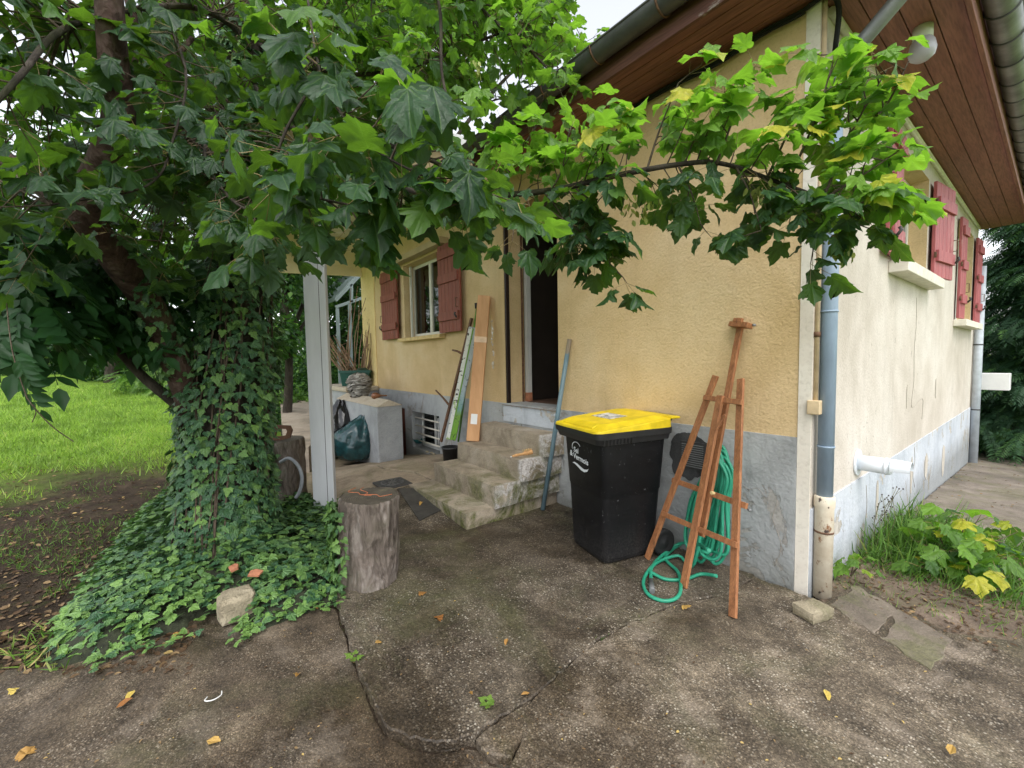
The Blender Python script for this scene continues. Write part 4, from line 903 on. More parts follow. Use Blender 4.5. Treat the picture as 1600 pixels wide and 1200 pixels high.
# ---- wooden brush on the step
br0, br1 = gp(800, 713, .545), gp(842, 704, .55); brt = thing('hand_brush', 'pale wooden hand brush lying on the third step', 'brush', (br0+br1)/2)
dd = br1-br0; MB().tube([br0, br0+dd*.15, br0+dd*.36, br0+dd*.46, br0+dd*.6, br0+dd*.85, br1], [.008, .016, .013, .022, .030, .030, .014], 10).build('wooden_back', m_wood('pale_beech', (.48, .25, .10), (.62, .36, .16), 0, .5), brt)
bm_ = MB()
for k in range(60):
    q = br0+dd*(.48+.48*random.random())+V(random.uniform(-.02, .02), random.uniform(-.02, .02), .018); bm_.tube([q, q+V(random.uniform(-.006, .006), random.uniform(-.006, .006), .022)], .003, 3, caps=False)
stuff(bm_.build('bristles', m_plain('straw_bristles', (.62, .43, .2), .8, .2, 30, 0), brt))
MB().tube([br0, br0-nrm(dd)*.012+V(0, 0, -.006), br0-nrm(dd)*.02], .004, 5).build('hanging_loop', M['white'], brt)

# ---- low wall beside the cellar stair, with coping
M['lowwall'] = m_concrete('grey_cement_render', (.34, .35, .355), (.24, .245, .25), (.42, .425, .43), 0, .3)
M['coping'] = m_concrete('beige_coping', (.48, .41, .31), (.34, .28, .21), (.55, .49, .40), 0, .4)
lw_ = thing('low_wall', 'grey cement wall with pitched beige coping beside the cellar stair', 'wall', (-5.3, -.62, 0))
lx0, lx1, ly0, ly1 = -7.24, -5.19, -.82, -.43
MB().box((lx0, ly0, -.35), (lx1, ly1, .83)).build('masonry', M['lowwall'], lw_, .012)
MB().prism([(lx1+.006, ly0-.012, .8305), (lx1+.006, ly1+.012, .8305), (lx1-.02, (ly0+ly1)/2, .925)], (lx0-lx1, 0, 0)).build('coping', M['coping'], lw_, .006)
tw = thing('terrace_wall', 'beige topped block wall joining the house under the green planter', 'wall', (-7.9, -.5, 0))
MB().box((-8.9, -.62, -.3), (-7.30, -.016, .93)).build('masonry', M['lowwall'], tw, .01); MB().box((-8.95, -.66, .931), (-7.25, -.016, 1.02)).build('coping', M['coping'], tw, .02)
# ---- round flaky bundle and brown gourd on the coping
rc = at(553, 618, 6.75); rc = V(-6.55, -.625, .90)
fl_ = thing('flaky_bundle', 'rounded bundle of overlapping grey flakes resting on the low wall', 'bundle', rc)
core = MB(); core.grid([[rc+V(1.15*r_*math.cos(a), r_*.8*math.sin(a), 1.15*z_) for a in np.linspace(0, 2*math.pi, 21)[:-1]] for r_, z_ in ((.10, -.06), (.13, .0), (.18, .1), (.21, .2), (.19, .27), (.12, .32), (.001, .34))], closed=True); core.build('core', m_plain('dark_flake_core', (.10, .09, .08), .9, .3, 20, .5), fl_)
pos, ds, ns = [], [], []
for k in range(460):
    z_ = random.random()**.8*.34; r_ = np.interp(z_, [0, .1, .2, .27, .32, .34], [.14, .19, .225, .205, .135, .03]); a = random.uniform(0, 2*math.pi)
    pos.append(rc+V(1.15*r_*math.cos(a), .82*r_*math.sin(a), 1.15*z_)); o_ = V(math.cos(a), math.sin(a), 0); t_ = V(-math.sin(a), math.cos(a), random.uniform(-.3, .3)); ds.append(t_*random.choice((-1, 1))+o_*.15); ns.append(o_*.5+V(0, 0, .9)+rng.normal(0, .2, 3))
FT = (np.array([(-.5, -1, 0), (.5, -.8, 0), (.7, 0, .15), (.4, .9, 0), (-.4, 1, -.05), (-.7, .1, .1), (0, 0, .2)], float), np.array([(6, i, (i+1) % 6) for i in range(6)]), np.array([(-.5, 0), (.5, 0), (.7, .5), (.4, 1), (-.4, 1), (-.7, .5), (0, .5)], float), np.zeros(6, int))
fm_, g = newmat('grey_flakes'); a_ = g.node('Attribute', attribute_name='var'); g.bsdf(g.ramp(a_.outputs['Fac'], [(0., (.17, .15, .125)), (.5, (.32, .29, .25)), (1., (.50, .47, .42))]), .9)
inst_mesh('flakes', FT, np.array(pos), frames(np.array(ds), np.array(ns)), rng.uniform(.035, .062, 460), rng.random(460), fm_, fl_)
gq = V(-5.72, -.635, .955); go_ = thing('gourd', 'small brown gourd-shaped bottle lying on the end of the low wall', 'gourd', gq); gd = nrm(V(.5, .8, .0))
MB().tube([gq-gd*.075, gq-gd*.06, gq-gd*.02, gq+gd*.03, gq+gd*.065, gq+gd*.10, gq+gd*.17], [.01, .04, .056, .045, .02, .012, .010], 12).build('body', m_plain('brown_glaze', (.20, .075, .03), .4, .3, 20, .1), go_)
# ---- rubbish bags
def bag(name, label, c, rx, ry, h, mat, seed, neck, wall_=None):
    r = thing(name, label, 'bag', c); b = MB(); rows = []; NA = 64
    for i in range(34):
        t = i/33; rr = (np.interp(t, [0, .06, .2, .45, .6], [.80, .95, 1.05, 1.05, 1.0]) if t < .6 else np.interp(t, [.6, .8, .92, 1], [1, .62, .30, .20]))
        row = []
        for j in range(NA):
            a = 2*math.pi*j/NA
            f = 1+.10*rn((math.cos(a)*2, math.sin(a)*2, t*3+seed))
            crease = abs(rn((math.cos(a)*3.2+seed, math.sin(a)*3.2, t*2.2+seed)))+.5*abs(rn((math.cos(a)*7+seed, math.sin(a)*7, t*6)))
            f += .22*(.35-crease)*(0.35+.65*min(1, t*2))+(.10*math.sin(a*7+seed)*max(0, t-.6)*2)
            row.append(c+V(rx*rr*f*math.cos(a)+neck[0]*max(0, t-.55), ry*rr*f*math.sin(a)+neck[1]*max(0, t-.55), h*t+.03*rn((a, t*4, seed), 1.5)*(t > .1)))
        rows.append(row)
    b.grid(rows, closed=True); b.build('sack', mat, r); return r
M['bag_green'] = m_plain('dark_green_bag_film', (.012, .050, .055), .25, .4, 12, .35, 26, spec=.6); M['bag_black'] = m_plain('black_bag_film', (.007, .007, .008), .25, .3, 12, .35, 26, spec=.6)
gb = gp(556, 712, .0); bag('rubbish_bag', 'dark green plastic rubbish bag slumped against the low wall', V(gb[0]+.02, gb[1]+.0, -.02), .37, .30, .68, M['bag_green'], 1.3, (.22, .25))
kb = gp(532, 705, .0); bag('rubbish_bag', 'open black plastic rubbish bag behind the green bag', V(kb[0]-.36, kb[1]+.08, -.05), .38, .30, .88, M['bag_black'], 6.1, (.1, .1))
# ---- planter with dry canes, dark green lid beside it
M['pl_green'] = m_plain('dark_green_plastic', (.012, .075, .058), .4, .2, 6, .05)
pq = wa(557, 604, -.30)*V(1, 1, 0)+V(0, 0, 1.022); plt = thing('planter', 'dark green plastic planter full of dry bare canes', 'planter', pq)
b = MB(); u_ = nrm(V(.45, .9, 0)); w2 = V(-u_[1], u_[0], 0)
b.grid([[pq+u_*x+w2*y+V(0, 0, z_) for x, y in rrect(0, 0, w_, d_, .02, 3)] for w_, d_, z_ in ((.50, .26, 0), (.56, .32, .26), (.60, .36, .26), (.60, .36, .31), (.57, .33, .31), (.55, .31, .25))], closed=True, smooth=False); b.add([pq+u_*x+w2*y+V(0, 0, .25) for x, y in rrect(0, 0, .55, .31, .02, 3)], [tuple(range(16))]); b.build('tub', M['pl_green'], plt)
cm_ = m_wood('dry_canes', (.20, .12, .075), (.40, .27, .17), 2, .8, scale=30)
for k in range(42):
    q = pq+u_*random.uniform(-.24, .26)+w2*random.uniform(-.12, .12)+V(0, 0, .24); s_ = (q-pq)@u_
    h_ = random.uniform(.45, .95) if k > 6 else random.uniform(1.1, 1.75)
    tl_ = (-.55-.4*random.random() if s_ < .05 else .1*random.random()+.15) if k > 6 else .10+.12*random.random()
    e_ = q+u_*tl_*h_*.75+w2*random.uniform(-.1, .1)+V(0, 0, h_); md = (q+e_)/2+rng.normal(0, .03, 3)
    cane = MB(); cane.tube(catmull([q, md, e_], 4), [.011-.0006*i for i in range(9)], 5)
    for i in range(2): tt = random.uniform(.5, .9); qq = q+(e_-q)*tt; cane.tube([qq, qq+V(*rng.normal(0, .05, 2), .06)], .004, 4)
    cane.build('cane', cm_, plt)
lq = V(-7.52, -.22, 1.022); ld = thing('watering_barrel', 'dark green rounded plastic barrel beside the planter', 'barrel', lq)
b = MB(); b.prism([lq+V(-.02, -.14, 0)+V(0, .28*x, .36*z) for x, z in ((0, 0), (0, .7), (.08, .88), (.25, 1), (.75, 1), (.92, .88), (1, .7), (1, 0))], (-.08, .0, 0)); b.build('shell', m_plain('mossy_dark_green_plastic', (.03, .055, .03), .6, .4, 9, .2), ld, .02)
# ---- conservatory behind the porch
cs = thing('conservatory', 'grey-green framed glass conservatory behind the porch', 'conservatory', (-9.6, -.3, .3)); CX = -9.6
M['cframe'] = m_plain('grey_green_frame', (.20, .25, .25), .45, .12, 5, .05)
def cb_(a, b_, w_=.07): MB().bar(wb(*a, CX), wb(*b_, CX), w_, .06, (1, 0, 0)).build('frame_bar', M['cframe'], cs, .004)
for a, b_ in (((524, 470), (572, 420)), ((524, 480), (580, 461)), ((527, 482), (532, 603)), ((546, 474), (550, 603)), ((573, 462), (577, 603)), ((549, 444), (549, 473))): cb_(a, b_)
gq_ = [wb(*p, CX-.01) for p in ((527, 470), (580, 414), (584, 602), (531, 602))]; MB().prism(gq_, (-.008, 0, 0)).build('pane', M['glass'], cs)
MB().prism([wb(524, 470, CX), wb(580, 412, CX), wb(580, 406, CX), wb(524, 464, CX)], (-3, 0, 0)).build('roof_edge', M['cframe'], cs)
# ---- logs
M['bark'] = m_bark('pine_bark', (.055, .042, .034), (.17, .138, .115), (.34, .30, .265), 13, .35, 1.0, .25)
M['endgrain'] = None
def m_end():
    m_, g = newmat('weathered_end_grain'); v = g.sep(); r_ = g.math('SQRT', g.math('ADD', g.math('MULTIPLY', v[0], v[0]), g.math('MULTIPLY', v[1], v[1])))
    ringv = g.math('SINE', g.math('MULTIPLY', g.math('ADD', r_, g.math('MULTIPLY', g.noise(7, 3), .02)), 420.)); c = g.ramp(g.noise(7, 6, .7), [(.3, (.035, .03, .02)), (.55, (.09, .075, .055)), (.72, (.17, .155, .09))])
    c = g.mix(g.math('MULTIPLY', ringv, .12, True), c, (.02, .016, .012)); g.bsdf(c, .8, g.bump(g.math('ADD', ringv, g.math('MULTIPLY', g.noise(30, 4), 2.)), .35, .004)); return m_
M['endgrain'] = m_end()
def log(name, label, c, r0, r1, h, lean=(0, 0), seed=0.0):
    t = thing(name, label, 'log', c); NA, NZ = 120, 46; rows = []
    for i in range(NZ+1):
        k = i/NZ; row = []
        for j in range(NA):
            a = 2*math.pi*j/NA; base = (r0+(r1-r0)*k)*(1+.05*math.sin(2*a+seed)+.04*math.sin(3*a+seed*2))
            wv = a*26+2.2*rn((math.cos(a)*2, math.sin(a)*2, k*2.5+seed), 1.6)*3
            ridge = abs(rn((math.cos(a)*6+seed, math.sin(a)*6, k*2.0), 1.0))*1.6+.55*abs(rn((math.cos(a)*14+seed, math.sin(a)*14, k*7), 1.0))
            rr = base-.018*max(0, .42-ridge)*2.2+.012*rn((math.cos(a)*3, math.sin(a)*3, k*6+seed))
            if k > .985: rr -= .006
            row.append(c+V(rr*math.cos(a)+lean[0]*k, rr*math.sin(a)+lean[1]*k, h*k))
        rows.append(row)
    b = MB(); b.grid(rows, closed=True); b.build('bark', M['bark'], t)
    e_ = MB(); tc = c+V(lean[0], lean[1], h); R_ = [tc+V(0, 0, .004+.004*rn((0, 0, seed)))]; ring_ = []
    for q in (.33, .66, 1.0): ring_.append([tc+(p-tc)*V(q, q, 1)*(.99 if q == 1 else 1)+V(0, 0, .006*rn((p[0]*q, p[1]*q, seed), 9)-.002) for p in rows[-1]])
    e_.grid(ring_, closed=True); e_.add([tc]+ring_[0], [(0, 1+j, 1+(j+1) % NA) for j in range(NA)], smooth=True); e_.build('cut_face', M['endgrain'], t, origin=None); return t
l1 = gp(577, 905); l1 = V(-1.98, -2.08, -.01)
log('sawn_log', 'short upright sawn log standing at the edge of the ivy', l1, .205, .205, .575, (-.03, .035), 1.0)
tcl = l1+V(-.03, .035, .59)
for k, pts in enumerate(([(-.16, -.06), (-.10, -.11), (-.03, -.06), (.05, -.07), (.10, .0), (.15, .03), (.17, .10)], [(-.14, .0), (-.08, -.05), (.0, -.01), (.06, -.05), (.10, -.03)])):
    MB().tube(catmull([tcl+V(x+.012*math.sin(y*90), y+.014*math.sin(x*70), .004+.014*abs(math.sin(x*25))) for x, y in pts], 4), .0022, 5).build('twine', m_plain('orange_twine', (.45, .14, .06), .8, .2, 30, 0))
    tag(bpy.context.scene.collection.objects[-1], ('long orange twine trailing across the sawn log top', 'short orange twine lying on the sawn log top')[k], 'twine')
l2 = V(-4.08, -2.28, -.02)
log('sawn_log', 'ivy-framed upright log behind the white post with a brown handle on top', l2, .24, .23, .72, (0, .01), 4.0)
hd = thing('saw_handle', 'brown wooden D-shaped handle resting on the rear log', 'handle', l2+V(0, -.02, .725)); hu = nrm(rgt*V(1, 1, 0)); hq = l2+V(.02, -.06, .725)+hu*.10; ring_ = [(-.11, .0), (-.09, .10), (-.05, .16), (.10, .15), (.12, .10), (.09, .02), (.0, .0)]
b = MB(); o_ = [hq+hu*x+V(0, 0, z_) for x, z_ in ring_]; i_ = [hq+hu*(.01+(x-.01)*.55)+V(0, 0, .085+(z_-.085)*.5) for x, z_ in ring_]; nfw = -nrm(fwd*V(1, 1, 0))*.025
b.grid([o_, [p+nfw for p in o_], [p+nfw for p in i_], i_, o_], smooth=False)
b.add([o_[0], o_[0]+nfw, i_[0]+nfw, i_[0]], [(0, 1, 2, 3)]); b.grid([[o_[-1], o_[0]], [o_[-1]+nfw, o_[0]+nfw], [i_[-1]+nfw, i_[0]+nfw], [i_[-1], i_[0]], [o_[-1], o_[0]]], smooth=False); b.build('grip', m_wood('dark_brown_handle', (.07, .03, .015), (.13, .06, .03), 0, .5), hd)
MB().prism([hq+hu*(-.11)+V(0, 0, .02), hq+hu*(-.10)+V(0, 0, .09), hq+hu*(-.24)+V(0, 0, .02), hq+hu*(-.22)+V(0, 0, -.0)], nfw*.5).build('blade_end', M['rust'], hd)
ghc = [at(438, 722, 4.1), at(452, 716, 4.05), at(466, 728, 4.0), at(472, 748, 4.0), at(468, 768, 4.0), at(462, 778, 4.0)]
gho = MB().tube(catmull(ghc, 5), .016, 8).build('grey_tube', m_plain('grey_tube_plastic', (.25, .26, .28), .5, .15, 10, 0)); tag(gho, 'bent grey plastic tube arching in front of the rear log', 'tube')
# ---- stones, brick, drain, dark sheet, shards
M['stone'] = m_concrete('pale_rough_stone', (.34, .29, .20), (.15, .125, .085), (.44, .39, .30), .4, .9)
s0 = gp(380, 955); o = rough_box((s0[0]-.13, s0[1]-.12, -.04), (s0[0]+.05, s0[1]+.07, .115), .025, .014, 2).build('stone_block', M['stone'], None, origin=(s0[0], s0[1], 0)); tag(o, 'pale rough stone block half buried in the ivy edge', 'stone')
bq = [gp(1236, 957, .0), gp(1263, 973, .0)]; u_ = nrm(bq[1]-bq[0]); w2 = V(-u_[1], u_[0], 0)
bo = rough_box((0, 0, 0), (.125, .17, .065), .02, .005, 5); o = bo.build('corner_stone', M['stone'], None); o.location = gp(1237, 958, .0)+V(0, 0, .0); o.rotation_euler = (0, 0, math.atan2(u_[1], u_[0])); tag(o, 'square beige stone at the foot of the corner rain pipe', 'stone')
dc = gp(613, 754, .125); dr = thing('drain_cover', 'small square iron drain cover set in the paving', 'drain cover', dc); dz = yard(dc[0], dc[1])+.006
b = MB(); b.prism([(dc[0]+a*.17, dc[1]+b_*.17, dz-.02) for a, b_ in ((-1, -1), (1, -1), (1, 1), (-1, 1))], (0, 0, .02)); b.build('frame', M['iron'], dr, .003)
b = MB(); b.tube([(dc[0], dc[1], dz+.001), (dc[0], dc[1], dz+.008)], .13, 28); b.build('lid', M['zinc_dark'], dr, .003)
for k in range(12):
    a = 2*math.pi*k/12; MB().bar(dc*V(1, 1, 0)+V(math.cos(a)*.05, math.sin(a)*.05, dz+.010), dc*V(1, 1, 0)+V(math.cos(a)*.115, math.sin(a)*.115, dz+.010), .014, .005).build('rib', M['iron'], dr)
sp = [gp(x, y, .07) for x, y in ((622, 771), (668, 768), (700, 789), (655, 808))]; sh = MB().prism([V(p[0], p[1], yard(p[0], p[1])+.004) for p in sp], (0, 0, .007)).build('rubber_mat', m_plain('dark_damp_sheet', (.045, .042, .038), .6, .4, 9, .3, 30), None); tag(sh, 'flat dark sheet lying on the paving in front of the steps', 'mat')
for k, (x, y, a) in enumerate(((366, 889, .3), (398, 898, 1.2))):
    q = gp(x, y, .16); o = MB().prism([(-.035, -.02, 0), (.03, -.028, .01), (.045, .01, .015), (.0, .03, .005), (-.03, .02, .0)], (0, 0, .014)).build('terracotta_shard', M['terracotta'], None); o.location = q; o.rotation_euler = (.3, .2, a); tag(o, ('broken terracotta shard among the ivy, the left of two', 'broken terracotta shard among the ivy, just above the stone block')[k], 'shard', 'terracotta shards in the ivy')
tb = wa(656, 688, .10); o = MB(); o.grid([[V(tb[0], tb[1]-.02, .10)+V(r_*math.cos(a), r_*math.sin(a), z_) for a in np.linspace(0, 2*math.pi, 21)[:-1]] for r_, z_ in ((.001, 0), (.06, 0), (.10, .07), (.09, .07), (.05, .02), (.001, .015))], closed=True); tag(o.build('teal_bowl', m_plain('teal_glaze', (.02, .12, .12), .3, .15, 10, 0)), 'small teal bowl on the basement window ledge', 'bowl')
for k in range(3):
    q = V(-5.14+.11*k, -.06+.02*(k % 2), yard(-5.0, -.06)+.005); o = MB(); o.grid([[V(.035*math.sin(t)*math.cos(a)*(1+.3*rn((a, t, k))), .026*math.sin(t)*math.sin(a), .018*(1-math.cos(t)*.9)) for a in np.linspace(0, 6.283, 10)[:-1]] for t in np.linspace(.05, 3.1, 6)], closed=True)
    o = o.build('pebble', M['stone']); o.location = q; tag(o, ('leftmost small brown stone below the basement window', 'middle small brown stone below the basement window', 'rightmost small brown stone below the basement window')[k], 'stone', 'stones below the basement window')
ww = gp(333, 1093, -.03); o = MB().tube(catmull([ww+V(-.03, -.02, .004), ww+V(-.005, -.03, .006), ww+V(.015, .0, .008), ww+V(-.0, .03, .006), ww+V(-.03, .035, .004)], 5), .0025, 5).build('white_string', M['white']); tag(o, 'scrap of white string on the dark concrete', 'string')
pb = gp(1003, 863); o = rough_box((pb[0]-.03, pb[1]-.02, 0), (pb[0]+.03, pb[1]+.025, .035), .012, .006, 7).build('pale_stone', m_plain('pale_stone', (.55, .48, .42), .8, .2, 20, .4), None, origin=(pb[0], pb[1], 0)); tag(o, 'small pale stone wedged beside the bin wheel', 'stone')
# ================================================================== PLANTS
def mirror(half): return half + [(-x, y) for x, y in reversed(half[1:-1])]
def ring_template(half, c, curl, variants=8, seed=1, rag=.04):
    "finer leaf for the near maple: an inner ring lets the blade arch and its lobes droop"
    out = mirror(half); n = len(out); r_ = random.Random(seed); vs = []
    base2 = [c]+[(c[0]+(x-c[0])*.52, c[1]+(y-c[1])*.52) for x, y in out]+out
    for v in range(variants):
        a, b_, tw, ph, fold, ph2 = r_.uniform(.2, 1.2)*curl, r_.uniform(-.5, 1.4)*curl, r_.uniform(-.5, .5), r_.uniform(0, 6), r_.uniform(.0, .28), r_.uniform(0, 6)
        sx = r_.uniform(.88, 1.08); lop = r_.uniform(-.07, .07); vv = []
        for i, (x, y) in enumerate(base2):
            if i > n: x += r_.uniform(-rag, rag); y += r_.uniform(-rag, rag)
            x = x*sx+lop*y; d = math.hypot(x, y-.3); th = math.atan2(x, y-.3)
            z = -a*x*x-b_*(y-.35)*abs(y-.35)*1.1+tw*x*(y-.3)+fold*abs(x)*(1-abs(x))+.10*d*math.sin(3*th+ph)*curl+.06*d*math.sin(7*th+ph2)
            vv.append((x, y, z))
        vs.append(vv)
    tf = [(0, 1+i, 1+(i+1) % n) for i in range(n)]
    for i in range(n): j = (i+1) % n; tf += [(1+i, 1+n+i, 1+n+j), (1+i, 1+n+j, 1+j)]
    return (np.array(vs), np.array(tf), np.array(base2, float), np.zeros(len(tf), int))
def fan_template(half, c, curl, variants=5, seed=1, rag=.03):
    "lobed leaf: fan of triangles round c, cupped and drooped a little differently in each variant"
    out = mirror(half); P2 = [c]+out; n = len(out); r_ = random.Random(seed); vs = []
    for v in range(variants):
        a, b_, tw, ph = r_.uniform(.5, 1.3)*curl, r_.uniform(-.3, 1.2)*curl, r_.uniform(-.25, .25), r_.uniform(0, 6)
        vv = []
        for i, (x, y) in enumerate(P2):
            if i: x += r_.uniform(-rag, rag); y += r_.uniform(-rag, rag)
            z = -a*x*x - b_*(y-.35)**2 + tw*x*(y-.3) + .05*curl*math.sin(6*math.atan2(x, y-.3)+ph)*math.hypot(x, y-.3)
            if i == 0: z -= .03*curl
            vv.append((x, y, z))
        vs.append(vv)
    tf = np.array([(0, 1+i, 1+(i+1) % n) for i in range(n)])
    return (np.array(vs), tf, np.array(P2, float), np.zeros(n, int))
MAPLE_HALF = [(0, .0), (.12, -.08), (.28, -.07), (.43, .03), (.41, .13), (.37, .20), (.47, .26), (.55, .38), (.63, .56), (.54, .56), (.48, .64), (.39, .60), (.31, .59), (.34, .69), (.27, .75), (.23, .86), (.10, .92), (0, 1.07)]
MAPLE = ring_template(MAPLE_HALF, (0, .28), .8, 12)
MAPLE_LO = fan_template(MAPLE_HALF[::2]+[MAPLE_HALF[-1]], (0, .28), .8, 5)
IVY = fan_template([(0, .0), (.16, -.12), (.38, -.08), (.52, .10), (.40, .24), (.46, .40), (.26, .52), (.14, .78), (0, 1.0)], (0, .25), .55, 5, 4, .04)
OVAL = (np.array([[(0, 0, 0), (.28, .35, .06*s), (.22, .72, .05), (0, 1, -.12*s), (-.22, .72, .05), (-.28, .35, .06*s), (0, .5, -.05)] for s in (1, 1.6, .4)]), np.array([(6, i, (i+1) % 6) for i in range(6)]), np.array([(0, 0), (.28, .35), (.22, .72), (0, 1), (-.22, .72), (-.28, .35), (0, .5)], float), np.zeros(6, int))
BLADE = (np.array([[(-.5, 0, 0), (.5, 0, 0), (-.4, .5, s*.05), (.4, .5, s*.05), (0, 1, s*.3)] for s in (1., 2., .3)])*V(.06, 1, 1), np.array([(0, 1, 3), (0, 3, 2), (2, 3, 4)]), np.array([(0, 0), (0, 0), (0, .5), (0, .5), (0, 1)], float), np.zeros(3, int))
def frond_template(pairs, wid, ln, seed=2, droop=.25):
    r_ = random.Random(seed); outs = []
    for v in range(3):
        vs, fs, uv = [], [], []
        for k in range(pairs+1):
            t = .12+.88*k/pairs; y0 = t*.86; z0 = -droop*t*t
            for sgn in ((-1, 1) if k < pairs else (0,)):
                L = ln*(1-.45*abs(t-.45))*r_.uniform(.85, 1.15); d = nrm(V(sgn*.85, .55, r_.uniform(-.35, .1)-.15)) if sgn else nrm(V(0, 1, -.5)); s_ = nrm(np.cross(d, V(0, 0, 1))); o = len(vs); b = V(0, y0, z0)
                if wid < .2: q_ = (b, b+d*L*.4+s_*L*wid, b+d*L-V(0, 0, .12*L), b+d*L*.4-s_*L*wid)
                else: q_ = (b, b+d*L*.22+s_*L*wid*.75, b+d*L*.55+s_*L*wid*.9-V(0, 0, .03*L), b+d*L*.82+s_*L*wid*.4-V(0, 0, .09*L), b+d*L*1.05-V(0, 0, .18*L), b+d*L*.82-s_*L*wid*.4-V(0, 0, .09*L), b+d*L*.55-s_*L*wid*.9-V(0, 0, .03*L), b+d*L*.22-s_*L*wid*.75)
                for p in q_: vs.append(p); uv.append((p[0], p[1]))
                fs += [(o, o+k_, o+k_+1) for k_ in range(1, len(q_)-1)]
        o = len(vs)
        for t in (0, .5, .95):
            for s_ in (-.006, .006): vs.append(V(s_, t*.86, -droop*t*t+.002)); uv.append((0, t))
        for i in (0, 2): fs += [(o+i, o+i+1, o+i+3), (o+i, o+i+3, o+i+2)]
        outs.append(np.array(vs))
    return (np.array(outs), np.array(fs), np.array(uv, float), np.zeros(len(fs), int))
PINNATE = frond_template(4, .30, .42)
SPRAY = frond_template(9, .13, .30, 5, .35)

M['maple'] = m_leaf('maple_leaf', (.028, .074, .030), (.14, .27, .028), (.22, .46, .028), .42, True, .42, back=(.06, .115, .06), yellow=(.46, .42, .04))
M['maple_bg'] = m_leaf('backlit_maple_leaf', (.04, .10, .022), (.12, .235, .028), (.18, .38, .035), .45, False, .5)
M['ivy'] = m_leaf('ivy_leaf', (.052, .132, .062), (.19, .34, .08), (.11, .26, .035), .2, True, .35, back=(.06, .11, .05), gloss=.45)
M['pinn'] = m_leaf('compound_leaf', (.022, .075, .022), (.08, .19, .03), (.10, .30, .02), .30, False, .5)
M['shrub'] = m_leaf('shrub_leaf', (.028, .085, .022), (.12, .24, .035), (.12, .32, .02), .30, False, .45)
M['shrub_pale'] = m_leaf('pale_shrub_leaf', (.08, .17, .035), (.24, .38, .07), (.2, .45, .05), .35, False, .5)
M['fir'] = m_leaf('conifer_spray', (.020, .062, .026), (.09, .20, .045), (.06, .18, .02), .2, False, .6)
M['grass'] = m_leaf('grass_blade', (.11, .21, .026), (.30, .46, .065), (.38, .60, .07), .38, False, .5, back=(.18, .28, .05), yellow=(.36, .34, .12))
M['weed'] = m_leaf('weed_blade', (.07, .16, .025), (.20, .32, .06), (.2, .4, .05), .35, False, .5, yellow=(.46, .36, .14))
M['litter'] = m_leaf('dead_leaf', (.10, .06, .032), (.28, .19, .09), (.3, .15, .05), .12, False, .7, back=(.2, .12, .06), yellow=(.50, .36, .12))
M['fallen'] = m_leaf('fallen_leaf', (.30, .12, .03), (.48, .30, .08), (.3, .2, .05), .15, True, .6, back=(.4, .25, .09), yellow=(.58, .44, .10))
M['trunkbark'] = m_bark('dark_trunk_bark', (.018, .014, .011), (.045, .036, .029), (.088, .072, .058), 10, .3, .8, .3)
M['redbark'] = m_bark('reddish_bark', (.030, .019, .015), (.075, .045, .036), (.145, .105, .086), 18, .5, 1.0, .35)
M['twig'] = m_bark('twig_bark', (.04, .03, .022), (.085, .062, .045), (.14, .12, .085), 30, .4, .4, .25)
M['petiole'] = m_plain('petiole', (.22, .16, .06), .5, .4, 14, 0)

def leaf_objects(name, T, pos, rot, scl, var, mat, parent, limit=300, base='foliage', clear=0):
    "the leaves that show largest become objects of their own, the rest one part"
    pos = np.asarray(pos); scl = np.asarray(scl); var = np.asarray(var); rot = np.asarray(rot)
    v = pos-CAM; z = v@fwd; u = 800+FPX*(v@rgt)/np.maximum(z, .05); w_ = 600+FPX*(v@dwn)/np.maximum(z, .05)
    vis = (z > .2) & (u > -20) & (u < 1620) & (w_ > -20) & (w_ < 1220)
    score = np.where(vis, scl/np.maximum(z, .1), -1); order = np.argsort(-score); sel = order[:limit]; sel = sel[score[sel] > 0]
    tv, tf, tuv, tm = T; nv = len(tv) if tv.ndim == 3 else 1; meshes = {}
    L = wloc(parent)
    for n_, i in enumerate(sel):
        q = int(np.clip(round(var[i]*4), 0, 4)); key = (int(i) % nv, q)
        if key not in meshes:
            me = bpy.data.meshes.new(name); me.from_pydata((tv[key[0]] if tv.ndim == 3 else tv).tolist(), [], [tuple(int(k) for k in f) for f in tf]); me.materials.append(mat)
            me.polygons.foreach_set('use_smooth', [True]*len(tf)); uv = me.uv_layers.new(name='UVMap'); uv.data.foreach_set('uv', tuv[tf.ravel()].ravel().astype(np.float32))
            a_ = me.attributes.new('var', 'FLOAT', 'FACE'); a_.data.foreach_set('value', np.full(len(tf), q/4, np.float32)); meshes[key] = me
        o = bpy.data.objects.new(name, meshes[key]); col.objects.link(o); o.parent = parent
        mt = Matrix.Identity(4)
        for a in range(3):
            for b in range(3): mt[a][b] = rot[i][a][b]*scl[i]
            mt[a][3] = pos[i][a]-L[a]
        o.matrix_local = mt
    rest = np.setdiff1d(np.arange(len(pos)), sel)
    if len(rest): inst_mesh(base, T, pos[rest], rot[rest], scl[rest], var[rest], mat, parent)

